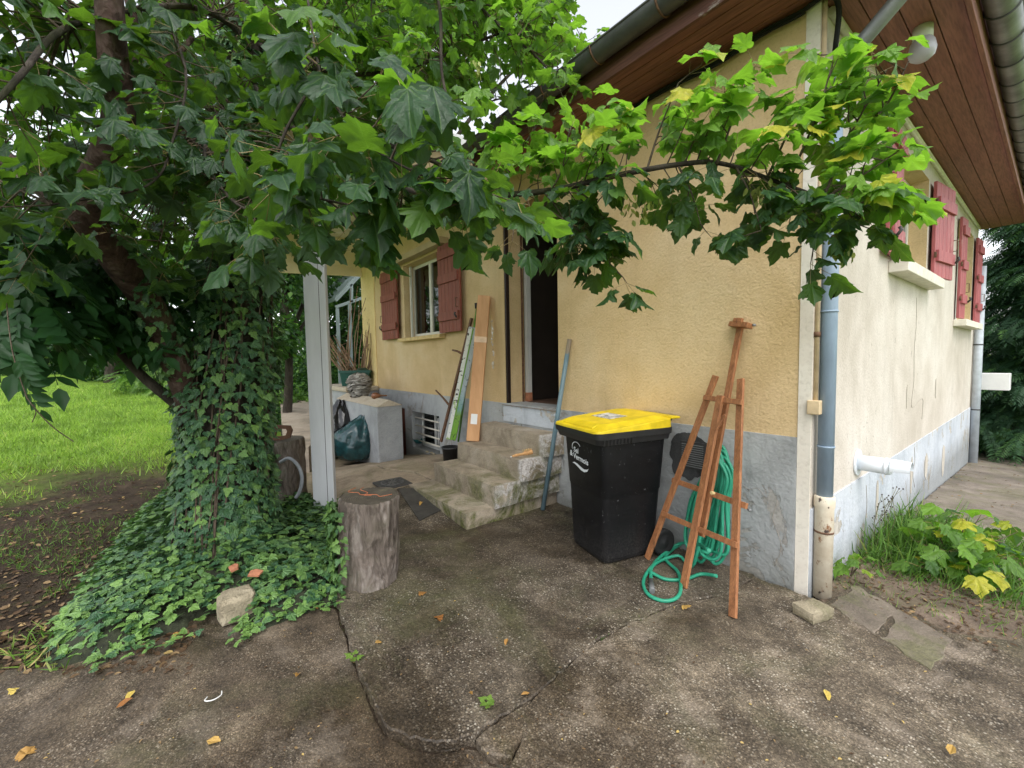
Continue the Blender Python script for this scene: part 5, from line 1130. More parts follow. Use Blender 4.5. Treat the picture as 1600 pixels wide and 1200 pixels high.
class Plant:
    def __init__(s): s.tw = MB(); s.pe = MB(); s.pos = []; s.d = []; s.n = []; s.s = []; s.v = []
    def leaf(s, p, d, n, size, var): s.pos.append(p); s.d.append(d); s.n.append(n); s.s.append(size); s.v.append(min(.9 if random.random() < .993 else 1, max(0, var)))
    def twig(s, p, d, L, size, var, droop=.6, nodes=None, r=.0035, pet=(.05, .11), up=.1):
        d = nrm(d); nodes = nodes or max(2, int(L/.075)); q = np.array(p, float); pts = [q.copy()]; prev = d
        for k in range(nodes):
            prev = nrm(prev+rng.normal(0, .16, 3)+V(0, 0, up-.18*k/nodes)); q = q+prev*L/nodes; pts.append(q.copy())
            side = nrm(np.cross(prev, rng.normal(0, .5, 3)+V(0, 0, 1)))
            for sg in ((-1, 1) if k < nodes-1 else (-1, 0, 1)):
                if random.random() < .10: continue
                pd = nrm(side*sg*.9+prev*(.6 if sg else 1.0)+V(0, 0, random.uniform(-.1, .45))+rng.normal(0, .2, 3))
                pl = random.uniform(*pet)*(size/.13); e = q+pd*pl+V(0, 0, -.15*pl); s.pe.tube([q, e], .0011, 3, caps=False)
                out = nrm(pd*V(1, 1, .2)); dd = nrm(out*.75+V(0, 0, -droop*random.uniform(.3, 1.5))+rng.normal(0, .25, 3)); nn = nrm(V(0, 0, 1)+out*droop*.7+rng.normal(0, .32, 3))
                s.leaf(e, dd, nn, size*random.uniform(.62, 1.15)*(1 if k else .85), var+random.gauss(0, .13)+(.12 if k == nodes-1 else 0))
        s.tw.tube(pts, [r*(1-.6*i/nodes) for i in range(nodes+1)], 4, caps=False); return pts[-1]
    def bough(s, pts, r0, r1, spacing, tl, size, var_up, var_dn, bias=(0, 0, .25), droop=.6, start=0.0, upprob=.55, mat=None, parent=None, name='bough'):
        P = catmull(pts, 8); n = len(P); b = MB(); b.tube(P, [r0+(r1-r0)*i/(n-1) for i in range(n)], 8)
        if parent is not None: b.build(name, mat or M['trunkbark'], parent)
        acc = 0
        for i in range(int(start*n), n-1):
            seg = P[i+1]-P[i]; acc += np.linalg.norm(seg); t = nrm(seg)
            while acc > spacing:
                acc -= spacing*random.uniform(.7, 1.3); upw = random.random() < upprob
                a = rng.normal(0, 1, 3); a = nrm(a-t*(a@t)); a[2] = abs(a[2])*(1 if upw else -.7)
                d = nrm(a+t*.45+np.array(bias)*(1 if upw else 0)); L = random.uniform(*tl)*(1 if upw else .8)
                s.twig(P[i]+seg*random.random(), d, L, size, var_up if upw else var_dn, droop, up=.10 if upw else -.05)
        s.twig(P[-1], P[-1]-P[-2], tl[1], size, var_up, droop); return P
    def sprays(s, c, rad, n, size, var, anchor=None, droop=.6, tl=(.14, .34), squash=.8):
        for k in range(n):
            q = rng.normal(0, 1, 3); q = q/np.linalg.norm(q)*random.random()**.45; p = np.asarray(c)+q*rad*V(1, 1, squash)
            if np.linalg.norm(p-CAM) < .85: continue
            d = nrm(q*.8+rng.normal(0, .6, 3)+V(0, 0, .1)); s.twig(p, d, random.uniform(*tl), size, var, droop, r=.003)
            if anchor is not None:
                A_ = min(anchor, key=lambda t: np.linalg.norm(t-p)); dist = np.linalg.norm(A_-p)
                if dist < 1.3: md = (A_+p)/2+V(0, 0, .12*dist)+rng.normal(0, .04, 3); s.tw.tube(catmull([A_, md, p], 4), [.0055*(1-.07*i) for i in range(9)], 5, caps=False)
    def finish(s, T, mat, parent, limit=300, name='leaf', base='foliage'):
        if s.tw.v: stuff(s.tw.build('twigs', M['twig'], parent, fixn=False))
        if s.pe.v: stuff(s.pe.build('leaf_stalks', M['petiole'], parent, fixn=False))
        leaf_objects(name, T, s.pos, frames(np.array(s.d), np.array(s.n)), s.s, s.v, mat, parent, limit, base)

# ---- the big maple with its ivy-clad trunk
tb = gp(345, 885); AX = [tb+V(0, 0, -.1), at(352, 720, 3.38), at(360, 560, 3.42), at(374, 380, 3.46), at(384, 200, 3.5), at(384, 40, 3.55), at(378, -160, 3.6), at(370, -380, 3.7)]
maple = thing('maple_tree', 'large maple whose leafy branches hang across the top of the yard', 'tree', tb*V(1, 1, 0))
TR = catmull(AX, 8); nT = len(TR); MB().tube(TR, [.25-.14*(i/(nT-1)) for i in range(nT)], 16).build('trunk', M['trunkbark'], maple)
P = Plant(); anch = []
b1 = P.bough([at(384, 120, 3.5), at(470, 210, 3.0), at(600, 285, 2.5), at(720, 305, 2.2), at(850, 299, 2.0), at(960, 275, 1.9), at(1060, 257, 1.82), at(1130, 256, 1.78), at(1230, 290, 1.74), at(1310, 318, 1.70)], .020, .006, .035, (.11, .25), .102, .82, .30, (0, 0, .30), .55, .36, .55, parent=maple)
# upright shoots on that bough
for a, b_, n_ in (((1120, 256, 1.78), (1165, 130, 1.72), 5), ((1010, 268, 1.86), (1060, 130, 1.80), 5), ((930, 285, 1.93), (985, 175, 1.85), 4), ((1230, 288, 1.74), (1305, 85, 1.64), 6), ((1370, 180, 1.60), (1420, 95, 1.56), 4), ((1290, 300, 1.70), (1385, 110, 1.60), 7), ((1290, 308, 1.70), (1405, 235, 1.56), 6), ((1300, 315, 1.70), (1375, 320, 1.60), 5), ((1200, 275, 1.75), (1260, 150, 1.68), 5), ((860, 298, 2.0), (890, 200, 1.92), 4), ((780, 303, 2.1), (840, 195, 2.0), 5)):
    p0, p1 = at(*a), at(*b_); md = (p0+p1)/2+rng.normal(0, .02, 3); Q = catmull([p0, md, p1], 5); P.tw.tube(Q, [.006*(1-.06*i) for i in range(len(Q))], 5, caps=False)
    for k in range(n_):
        t = .3+.7*k/(n_-1); q = Q[min(len(Q)-1, int(t*(len(Q)-1)))]; P.twig(q, nrm(p1-p0)*.4+rng.normal(0, .7, 3)+V(0, 0, .25), random.uniform(.06, .12), .102, .86, .5, 2)
# hanging shoots
for a, b_, n_ in (((850, 300, 2.0), (905, 395, 1.95), 6), ((860, 330, 1.97), (965, 425, 1.90), 8), ((900, 295, 1.95), (960, 370, 1.92), 4), ((1060, 260, 1.82), (1095, 350, 1.80), 4), ((1150, 262, 1.77), (1190, 360, 1.70), 4), ((1230, 290, 1.74), (1270, 370, 1.70), 4), ((720, 306, 2.2), (800, 350, 1.9), 4), ((1280, 310, 1.7), (1340, 350, 1.66), 3)):
    p0, p1 = at(*a), at(*b_); Q = catmull([p0, (p0+p1)/2+V(0, 0, .03), p1], 5); P.tw.tube(Q, [.005*(1-.06*i) for i in range(len(Q))], 5, caps=False)
    for k in range(n_):
        t = .25+.75*k/(n_-1); q = Q[min(len(Q)-1, int(t*(len(Q)-1)))]; P.twig(q, nrm(p1-p0)*.5+rng.normal(0, .6, 3), random.uniform(.05, .12), .108, .12, .9, 2, up=-.1)
# near cluster in the middle, large dark leaves
P.bough([at(420, -260, 2.3), at(470, -60, 1.75), at(500, 110, 1.35), at(560, 210, 1.18), at(640, 265, 1.14), at(710, 290, 1.16)], .005, .0025, .044, (.09, .18), .110, .25, .12, (0, 0, .15), .9, .34, .45, parent=maple)
P.bough([at(500, 110, 1.35), at(440, 220, 1.25), at(440, 285, 1.22), at(520, 315, 1.2), at(610, 325, 1.18), at(680, 330, 1.18)], .0045, .0025, .046, (.07, .14), .108, .12, .06, (0, 0, .1), 1.0, .2, .4, parent=maple)
P.bough([at(560, 210, 1.18), at(660, 245, 1.22), at(730, 280, 1.28), at(760, 305, 1.32)], .008, .004, .06, (.07, .15), .105, .3, .1, (0, 0, .15), .8, .2, .5, parent=maple)
# upper left
b2 = P.bough([at(384, 60, 3.5), at(330, 20, 2.6), at(250, 10, 2.3), at(110, 40, 1.8), at(30, 120, 1.4), at(-40, 200, 1.3)], .02, .006, .075, (.12, .26), .112, .12, .05, (0, 0, .2), .8, .25, .5, parent=maple)
b3 = P.bough([at(250, 10, 2.3), at(290, 110, 2.0), at(270, 220, 1.85), at(230, 290, 1.7), at(80, 320, 1.6)], .007, .003, .06, (.10, .24), .112, .1, .04, (0, 0, .1), .9, .1, .45, parent=maple)
b4 = P.bough([at(384, 160, 3.5), at(340, 180, 2.6), at(320, 240, 2.1), at(360, 310, 1.8), at(420, 340, 1.6)], .012, .004, .05, (.10, .24), .112, .1, .04, (0, 0, .1), .9, .2, .45, parent=maple)
b5 = P.bough([at(384, -100, 3.6), at(520, -60, 3.1), at(640, -60, 2.7), at(684, 0, 2.5), at(690, 110, 2.4), at(704, 180, 2.35), at(707, 240, 2.3)], .016, .005, .07, (.12, .26), .10, .7, .4, (0, 0, .1), .7, .25, .5, parent=maple)
b6 = P.bough([at(384, 60, 3.5), at(500, 110, 3.4), at(620, 110, 3.4), at(760, 60, 3.4), at(880, 10, 3.4)], .022, .006, .055, (.14, .32), .10, .8, .6, (0, 0, .2), .7, .1, .55, parent=maple)
b7 = P.bough([at(384, 120, 3.5), at(480, 165, 3.6), at(580, 150, 3.7), at(700, 170, 3.8), at(800, 150, 3.8)], .018, .006, .15, (.12, .22), .10, .7, .5, (0, 0, .2), .7, .1, .5, parent=maple)
b8 = P.bough([at(700, -40, 3.0), at(780, 40, 2.9), at(840, 90, 2.85), at(870, 130, 2.8)], .012, .005, .055, (.14, .28), .10, .88, .7, (0, 0, .1), .7, 0, .5, parent=maple)
anch = [p for B_ in (b2, b3, b4, b5, b6, b7, b8) for p in B_]
for x, y, d, r_, n_, v_ in ((50, 60, 1.9, .4, 18, .18), (240, 70, 2.7, .6, 30, .26), (330, 120, 2.8, .6, 34, .24), (450, 10, 3.1, .8, 52, .5), (600, 10, 3.4, .9, 58, .6), (760, 20, 3.4, .7, 50, .66), (500, 20, 3.2, .5, 20, .45), (60, 270, 2.0, .35, 16, .12), (290, 330, 2.6, .5, 30, .14), (420, 300, 2.4, .35, 24, .1), (560, 285, 2.6, .3, 16, .2), (250, 380, 2.9, .4, 22, .1), (30, 400, 2.6, .4, 22, .08), (660, 130, 3.4, .4, 18, .5), (840, 70, 3.3, .45, 26, .7), (700, -120, 3.0, .8, 20, .5)):
    P.sprays(at(x, y, d), r_, int(n_*1.2), .105, v_+.02, anch)
P.finish(MAPLE, M['maple'], maple)
# winged seeds hanging in bunches
sd_m = m_leaf('maple_key', (.22, .26, .06), (.36, .38, .10), (.3, .4, .05), .3, False, .5)
pos, dd, nn = [], [], []
for x, y, d in ((1010, 320, 1.88), (985, 318, 1.9), (1185, 300, 1.74), (1320, 385, 1.66), (745, 105, 2.4)):
    for k in range(16): pos.append(at(x, y, d)+rng.normal(0, .022, 3)*V(1, 1, 1.3)); dd.append(V(*rng.normal(0, .4, 2), -1)); nn.append(rng.normal(0, 1, 3))
inst_mesh('seed_keys', OVAL, np.array(pos), frames(np.array(dd), np.array(nn)), np.full(len(pos), .035), rng.random(len(pos)), sd_m, maple)

# ---- second, reddish tree leaning out of the ivy, with compound leaves
rb = gp(318, 860); red = thing('leaning_tree', 'reddish barked tree leaning left out of the ivy with drooping compound leaves', 'tree', rb*V(1, 1, 0))
R1 = catmull([rb, at(305, 660, 3.25), at(245, 500, 2.9), at(185, 410, 2.5), at(136, 335, 2.2), at(165, 250, 2.05), at(186, 180, 1.95), at(176, 80, 1.85), at(166, -60, 1.8), at(150, -200, 1.9)], 6)
MB().tube(R1, [.10-.062*i/len(R1) for i in range(len(R1))], 14).build('trunk', M['redbark'], red)
MB().tube(catmull([at(136, 335, 2.2), at(90, 305, 2.2), at(40, 270, 2.2), at(-40, 215, 2.2)], 5), [.055-.001*i for i in range(16)], 12).build('limb', M['redbark'], red)
D1 = catmull([at(300, 650, 3.3), at(262, 620, 3.25), at(225, 590, 3.2), at(185, 548, 3.1), at(150, 515, 3.0), at(90, 455, 2.8)], 5); MB().tube(D1, [.045-.0012*i for i in range(len(D1))], 10).build('limb', M['trunkbark'], red)
MB().tube(catmull([at(186, 170, 1.95), at(212, 60, 2.1), at(190, -40, 2.2)], 5), .02, 8).build('limb', M['redbark'], red)
MB().tube(catmull([at(188, 190, 1.95), at(240, 130, 2.2), at(300, 60, 2.5)], 5), .014, 8).build('limb', M['redbark'], red)
pos, dd, nn, ss, vv = [], [], [], [], []
for x, y, d, r_, n_ in ((40, 440, 2.5, .40, 46), (140, 450, 2.9, .40, 46), (230, 420, 3.0, .35, 34), (60, 500, 2.3, .22, 22), (200, 500, 3.0, .25, 26), (130, 380, 3.3, .5, 40), (20, 360, 2.4, .35, 30), (270, 480, 3.2, .2, 14)):
    for k in range(n_):
        q = rng.normal(0, 1, 3); q = q/np.linalg.norm(q)*random.random()**.5; pos.append(at(x, y, d)+q*r_*V(1, 1, .7)); o = V(q[0], q[1], 0)+rng.normal(0, .4, 3)*V(1, 1, 0); dd.append(nrm(o)+V(0, 0, -random.uniform(.3, 1.3))); nn.append(V(0, 0, 1)+nrm(o)*.6+rng.normal(0, .25, 3)); ss.append(random.uniform(.22, .34)); vv.append(abs(random.gauss(.12, .12)))
for x, y, d, s_ in ((22, 548, 1.9, .20), (36, 585, 1.9, .19), (30, 560, 1.85, .15)):
    pos.append(at(x, y, d)); dd.append(V(.15, .1, -1)); nn.append(nrm(-fwd)+V(0, 0, .3)); ss.append(s_); vv.append(.25)
st_ = MB(); st_.tube(catmull([at(10, 470, 2.1), at(15, 520, 1.95), at(22, 560, 1.9), at(38, 610, 1.88), at(48, 630, 1.88), at(80, 665, 1.9), at(115, 690, 1.95)], 5), .0025, 4, caps=False); st_.tube(catmull([at(50, 660, 1.88), at(56, 645, 1.88), at(52, 632, 1.88)], 4), .0018, 4, caps=False); st_.build('hanging_stem', M['twig'], red)
leaf_objects('leaf', PINNATE, pos, frames(np.array(dd), np.array(nn)), ss, vv, M['pinn'], red, 300)

# ---- ivy: on the trunk, over the ground, up the log
ivy = thing('ivy', 'dense green ivy climbing the maple trunk and carpeting the ground below', 'ivy', tb*V(1, 1, 0)+V(.1, -.1, 0))
pos, dd, nn, ss, vv = [], [], [], [], []
rz = [(0, .40), (.25, .36), (.5, .35), (.9, .34), (1.3, .36), (1.8, .33), (2.3, .30), (2.8, .27), (3.6, .22), (4.6, .17)]
tz_ = np.array([p[2] for p in TR]); 
for k in range(8600):
    z_ = 4.4*random.random()**1.8; a = random.uniform(0, 2*math.pi); c = np.array([np.interp(z_, tz_, [p[i] for p in TR]) for i in range(3)]); c[2] = z_
    R_ = np.interp(z_, *zip(*rz))*(1+.16*rn((math.cos(a)*1.5, math.sin(a)*1.5, z_*1.4))+.10*rn((math.cos(a)*4, math.sin(a)*4, z_*4)))*random.uniform(.80, 1.03)
    o = V(math.cos(a), math.sin(a), 0); p = c+o*R_
    pos.append(p); dd.append(V(0, 0, -1)+rng.normal(0, .38, 3)+o*.45); nn.append(o+V(0, 0, .55)+rng.normal(0, .26, 3)); ss.append(random.uniform(.036, .074)); vv.append(abs(random.gauss(.5, .22)))
IP = np.array([gp(x, y)[:2] for x, y in ((72, 1032), (160, 1022), (250, 985), (330, 950), (385, 968), (400, 985), (480, 950), (535, 930), (562, 885), (560, 850), (530, 800), (470, 770), (430, 740), (290, 760), (215, 800), (150, 880), (90, 960))])
def inpoly(p, Q):
    x, y = p; X, Y = Q[:, 0], Q[:, 1]; X2, Y2 = np.roll(X, -1), np.roll(Y, -1); c = ((Y > y) != (Y2 > y)) & (x < (X2-X)*(y-Y)/(Y2-Y+1e-12)+X); return c.sum() % 2 == 1
def edgedist(p, Q):
    A_, B_ = Q, np.roll(Q, -1, 0); d = B_-A_; t = np.clip(((p-A_)*d).sum(1)/((d*d).sum(1)+1e-9), 0, 1); return np.min(np.linalg.norm(A_+d*t[:, None]-p, axis=1))
lo, hi = IP.min(0), IP.max(0); cnt = 0
while cnt < 9000:
    p = rng.uniform(lo, hi)
    if not inpoly(p, IP): continue
    e_ = edgedist(p, IP); 
    if random.random() > .35+e_*6: continue
    cnt += 1; m_h = .15*sm(e_/.25)+.09*rn((p[0], p[1], 0), 3)+.06*rn((p[0], p[1], 7), 8); dt = math.hypot(p[0]-tb[0], p[1]-tb[1]); m_h += .16*sm(1-dt/.6)
    z_ = max(.01, m_h+.035)*random.uniform(.55, 1.08)-.02; g_ = V(*rng.normal(0, .32, 2), 0)
    out = nrm(V(p[0]-tb[0], p[1]-tb[1], 0))
    pos.append(V(p[0], p[1], z_)); dd.append(out*.6+V(*rng.normal(0, .8, 2), -.18)); nn.append(V(0, 0, 1)+out*(.35 if e_ > .12 else .7)+rng.normal(0, .30, 3)); ss.append(random.uniform(.034, .068)); vv.append(abs(random.gauss(.6, .22)) if e_ > .1 else abs(random.gauss(.75, .22)))
for k in range(420):
    t_ = random.random()**1.4*.30; i_ = t_*(len(R1)-1); a_, b_ = R1[int(i_)], R1[int(i_)+1]; c = a_+(b_-a_)*(i_-int(i_)); ang_ = random.uniform(0, 6.28); tg = nrm(b_-a_); u1 = nrm(np.cross(tg, V(0, 0, 1))); u2 = np.cross(tg, u1); o = u1*math.cos(ang_)+u2*math.sin(ang_)
    pos.append(c+o*(.105+.03*random.random())); dd.append(V(0, 0, -1)+rng.normal(0, .5, 3)); nn.append(o+V(0, 0, .3)+rng.normal(0, .3, 3)); ss.append(random.uniform(.035, .065)); vv.append(abs(random.gauss(.45, .2)))
for k in range(26):
    q = np.array(IP[random.choice([0, 1, 2, 3, 4, 5, 6, 7, 8, 16, 15])]); nx = np.array(IP[random.choice([1, 2, 3, 4, 5, 6, 7])]); q = q+(nx-q)*random.random()*.4; d_ = nrm(V(q[0]-tb[0], q[1]-tb[1], 0)+rng.normal(0, .4, 3)*V(1, 1, 0)); L_ = random.uniform(.05, .16)
    for j in range(6):
        t_ = q+d_[:2]*L_*j/5+rng.normal(0, .012, 2); pos.append(V(t_[0], t_[1], -.01+.02*random.random())); dd.append(d_+rng.normal(0, .6, 3)*V(1, 1, .2)); nn.append(V(0, 0, 1)+rng.normal(0, .3, 3)); ss.append(random.uniform(.03, .05)); vv.append(abs(random.gauss(.8, .2)))
for k in range(520):      # up the sides of the two logs
    if k < 400: c, R_, a, z_ = l1, .235, random.uniform(math.radians(215), math.radians(308)), random.random()*.56
    else: c, R_, a, z_ = l2, .27, random.uniform(math.radians(-95), math.radians(-10)), random.random()*.7
    if k < 400 and random.random() < .9*((a-math.radians(215))/math.radians(93)): a -= .8
    o = V(math.cos(a), math.sin(a), 0); pos.append(c+o*(R_+random.uniform(-.01, .03))+V(0, 0, z_)); dd.append(V(0, 0, -1)+rng.normal(0, .4, 3)); nn.append(o+V(0, 0, .5)+rng.normal(0, .3, 3)); ss.append(random.uniform(.035, .06)); vv.append(abs(random.gauss(.7, .2)))
leaf_objects('leaf', IVY, pos, frames(np.array(dd), np.array(nn)), ss, vv, M['ivy'], ivy, 300)
mm = MB()
for k in range(26):
    a = random.uniform(0, 6.28); zz = [random.uniform(-.1, .4)+.32*i for i in range(9)]; pts = []
    for z_ in zz:
        a += random.gauss(0, .12); c = np.array([np.interp(z_, tz_, [p[i] for p in TR]) for i in range(3)]); R_ = np.interp(z_, *zip(*rz))*.86; pts.append(V(c[0]+R_*math.cos(a), c[1]+R_*math.sin(a), z_))
    mm.tube(catmull(pts, 3), .007, 5, caps=False)
stuff(mm.build('ivy_stems', M['twig'], ivy, fixn=False))
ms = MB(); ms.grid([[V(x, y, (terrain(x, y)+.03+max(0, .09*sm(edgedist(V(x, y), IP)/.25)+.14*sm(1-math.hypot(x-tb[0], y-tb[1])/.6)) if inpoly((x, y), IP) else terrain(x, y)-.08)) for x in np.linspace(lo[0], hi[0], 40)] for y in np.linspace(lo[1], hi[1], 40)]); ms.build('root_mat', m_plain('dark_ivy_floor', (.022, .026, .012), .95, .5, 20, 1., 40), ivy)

# ---- trees and shrubs further off
def cloud(name, label, cat, base, blobs, n, size, T, mat, group=None, trunk=None, droop=.5, var=(.35, .25), kind=None, bark='trunkbark'):
    base = np.asarray(base, float); t = thing(name, label, cat, base, group); pos, dd, nn, ss, vv = [], [], [], [], []; W = sum(b[1]**2 for b in blobs)
    for c, r_ in blobs:
        c = np.asarray(c, float); k = int(n*r_*r_/W); sub = [(c+nrm(rng.normal(0, 1, 3))*r_*random.random()**.4*V(1, 1, .8), r_*random.uniform(.22, .42)) for _ in range(max(6, int(9+r_*5)))]
        for i in range(k):
            cc, rr = sub[i % len(sub)]; q = nrm(rng.normal(0, 1, 3))*random.random()**.33; pos.append(cc+q*rr); o = nrm(q+(cc-c)/(r_+.01)); dd.append(o*V(1, 1, .2)+V(0, 0, -droop)+rng.normal(0, .45, 3)); nn.append(o*.7+V(0, 0, .8)+rng.normal(0, .35, 3)); ss.append(size*random.uniform(.6, 1.25)); vv.append(random.gauss(*var)+.12*rn(cc, .9))
    vv = np.clip(vv, 0, 1); inst_mesh('crown', T, np.array(pos), frames(np.array(dd), np.array(nn)), np.array(ss), vv, mat, t)
    if trunk:
        b = MB(); top = blobs[0][0]; b.tube(catmull([base+V(0, 0, -.2), (base+np.asarray(top))/2+V(.1, .1, 0), np.asarray(top)], 5), [trunk*(1-.06*i) for i in range(11)], 10)
        b.build('trunk', M[bark], t); b = MB()
        for c, r_ in blobs: b.tube(catmull([(base+np.asarray(top))/2, ((base+np.asarray(top))/2+np.asarray(c))/2+V(0, 0, .3), np.asarray(c)], 4), [trunk*.5*(1-.08*i) for i in range(9)], 6)
        b.build('limbs', M[bark], t)
    return t
def at_g(x, d):
    p = at(x, 560, d); return V(p[0], p[1], terrain(p[0], p[1]))
B = lambda *a: [(at(x, y, d), r_) for x, y, d, r_ in a]
cloud('garden_tree', 'bright green maple crown rising behind the porch roof', 'tree', at_g(600, 9.5), B((620, 40, 9.5, 1.8), (520, -60, 9, 1.7), (760, -20, 9.5, 1.6), (700, 120, 9.5, 1.0), (850, 60, 10, .8), (450, 80, 8.5, 1.1)), 9000, .14, MAPLE_LO, M['maple_bg'], 'trees beyond the garden', .14, var=(.55, .25))
cloud('garden_tree', 'leafy tree filling the gap left of the white post', 'tree', at_g(440, 10), B((440, 420, 10, 1.3), (470, 300, 10.5, 1.4), (430, 200, 10, 1.4), (545, 450, 12.5, 1.4), (545, 340, 13, 1.5), (400, 520, 9.5, .8)), 17000, .15, OVAL, M['shrub'], 'trees beyond the garden', .12, var=(.5, .25))
cloud('garden_tree', 'mid green tree behind the conservatory and planter', 'tree', at_g(520, 16), B((500, 470, 16, 1.8), (560, 430, 17, 1.8), (450, 480, 15, 1.5), (520, 545, 16, 1.2), (570, 520, 16, 1.4), (480, 380, 16, 1.6)), 11000, .20, OVAL, M['shrub'], 'trees beyond the garden', .2, var=(.5, .25))
cloud('garden_tree', 'dark tree behind the leaning trunk at the lawn edge', 'tree', at_g(170, 17), B((180, 430, 17, 2.6), (80, 380, 17, 2.4), (280, 400, 16, 2.4), (200, 280, 17, 2.4)), 11000, .20, OVAL, M['shrub'], 'trees beyond the garden', .25, var=(.22, .2))
cloud('garden_tree', 'tall tree at the far left edge of the lawn', 'tree', at_g(-20, 19), B((-30, 430, 19, 2.4), (20, 330, 20, 2.2), (60, 230, 20, 1.8), (-60, 200, 20, 2.0)), 4200, .22, OVAL, M['shrub'], 'trees beyond the garden', .25, var=(.4, .2))
cloud('garden_tree', 'tree beyond the left picture edge shading the lawn corner', 'tree', at_g(-260, 17), B((-240, 430, 17, 2.4), (-330, 330, 17, 2.4), (-200, 260, 17, 2.2), (-420, 430, 17, 2.2)), 7000, .22, OVAL, M['shrub'], 'trees beyond the garden', .25, var=(.35, .2))
cloud('garden_tree', 'pale green tree seen above the leaning trunk', 'tree', at_g(330, 15), B((330, 250, 15, 2.4), (280, 120, 15, 1.8), (360, 60, 14, 1.6), (330, 420, 14, 1.6)), 4500, .18, MAPLE_LO, M['maple_bg'], 'trees beyond the garden', .2, var=(.5, .25))
def bush(name, label, x, y, d, r_, n, size, T, mat, var, grp='shrubs round the lawn', sq=.75):
    c = at(x, y, d); gz = terrain(c[0], c[1]); c = V(c[0], c[1], gz+r_*.62); return cloud(name, label, 'shrub', (c[0], c[1], gz), [(c, r_), (c+V(r_*.6, r_*.5, -r_*.15), r_*.7), (c+V(-r_*.5, -r_*.6, -.1*r_), r_*.75)], n, size, T, mat, grp, .03, var=var)
bush('laurel_shrub', 'dark rounded laurel shrub at the far side of the lawn', 165, 575, 17.5, .85, 2600, .13, OVAL, M['shrub'], (.3, .25))
bush('flowering_shrub', 'pale flowering shrub at the left far edge of the lawn', 40, 575, 20, .8, 2200, .11, OVAL, M['shrub_pale'], (.6, .3))
bush('feathery_shrub', 'light feathery shrub between the laurel and the ivy trunk', 250, 590, 14, .8, 420, .42, SPRAY, M['shrub_pale'], (.5, .3))
bush('bamboo_shrub', 'pale arching shrub beyond the terrace', 450, 560, 12.5, .75, 2400, .13, OVAL, M['shrub_pale'], (.55, .3))
bush('terrace_shrub', 'dark low shrub at the end of the terrace', 452, 590, 11.0, .45, 1500, .09, OVAL, M['shrub'], (.3, .2))
bush('conservatory_shrub', 'leafy shrub behind the conservatory glass', 548, 560, 14, 1.1, 2600, .13, OVAL, M['shrub'], (.45, .25))
for k, (x, d, r_) in enumerate(((395, 15, 1.7), (470, 14.5, 1.7), (545, 15, 1.6), (600, 16, 1.6), (330, 17, 1.6), (20, 22, 1.8), (90, 22, 1.9), (250, 20, 1.9), (170, 22, 1.9), (-40, 20, 1.9), (430, 17, 2.0))):
    bush('hedge_shrub', ('tall hedge bush just right of the ivy trunk', 'tall hedge bush seen left of the white post', 'tall hedge bush behind the planter', 'tall hedge bush hidden behind the house end', 'tall hedge bush behind the ivy trunk', 'tall hedge bush at the far left corner of the lawn', 'tall hedge bush behind the pale flowering shrub', 'tall hedge bush left of the ivy trunk', 'tall hedge bush behind the laurel', 'tall hedge bush cut by the left picture edge', 'tallest hedge bush between trunk and post')[k], x, 560, d, r_, 4200, .15, OVAL, M['shrub'], (.42, .25))
bush('hedge_shrub', 'dark hedge plant closing the left end of the lawn', 95, 560, 21, 1.1, 2600, .14, OVAL, M['shrub'], (.2, .2))
bush('hedge_shrub', 'dark hedge plant behind the laurel shrub', 225, 560, 19, 1.2, 2800, .14, OVAL, M['shrub'], (.15, .15))
# conifer and stone wall at the far right
fb = V(.95, 10.0, yard(1, 8)-.05); fir = thing('fir_tree', 'dark dense conifer behind the far end of the house', 'tree', fb); pos, dd, nn, ss, vv = [], [], [], [], []
MB().tube([fb, fb+V(0, 0, 6)], [.2, .05], 10).build('trunk', M['trunkbark'], fir)
for k in range(9500):
    z_ = .45+5.4*random.random(); a = random.uniform(0, 6.283); R_ = (2.3*(1-z_/7.8))*(.75+.25*math.sin(z_*7+a*2))*random.random()**.25; o = V(math.cos(a), math.sin(a), 0); pos.append(fb+o*R_+V(0, 0, z_-.15*R_)); dd.append(o+V(0, 0, -.35)+rng.normal(0, .3, 3)); nn.append(V(0, 0, 1)+o*.25+rng.normal(0, .25, 3)); ss.append(random.uniform(.26, .48)); vv.append(abs(random.gauss(.22, .2))+.35*max(0, R_/2.2-.5))
inst_mesh('crown', SPRAY, np.array(pos), frames(np.array(dd), np.array(nn)), np.array(ss), np.clip(vv, 0, 1), M['fir'], fir)
gw = thing('garden_wall', 'low dark stone wall under the conifer at far right', 'wall', (2, 9.9, -.5)); 
for r_ in range(3):
    x = -.6+.18*(r_ % 2)
    while x < 4.2:
        w_ = random.uniform(.28, .5); MB().box((x, 9.75+random.uniform(-.02, .02), -.58+r_*.19), (x+w_-.015, 10.05, -.58+r_*.19+.178)).build('stone', M['kerb'], gw, .02); x += w_

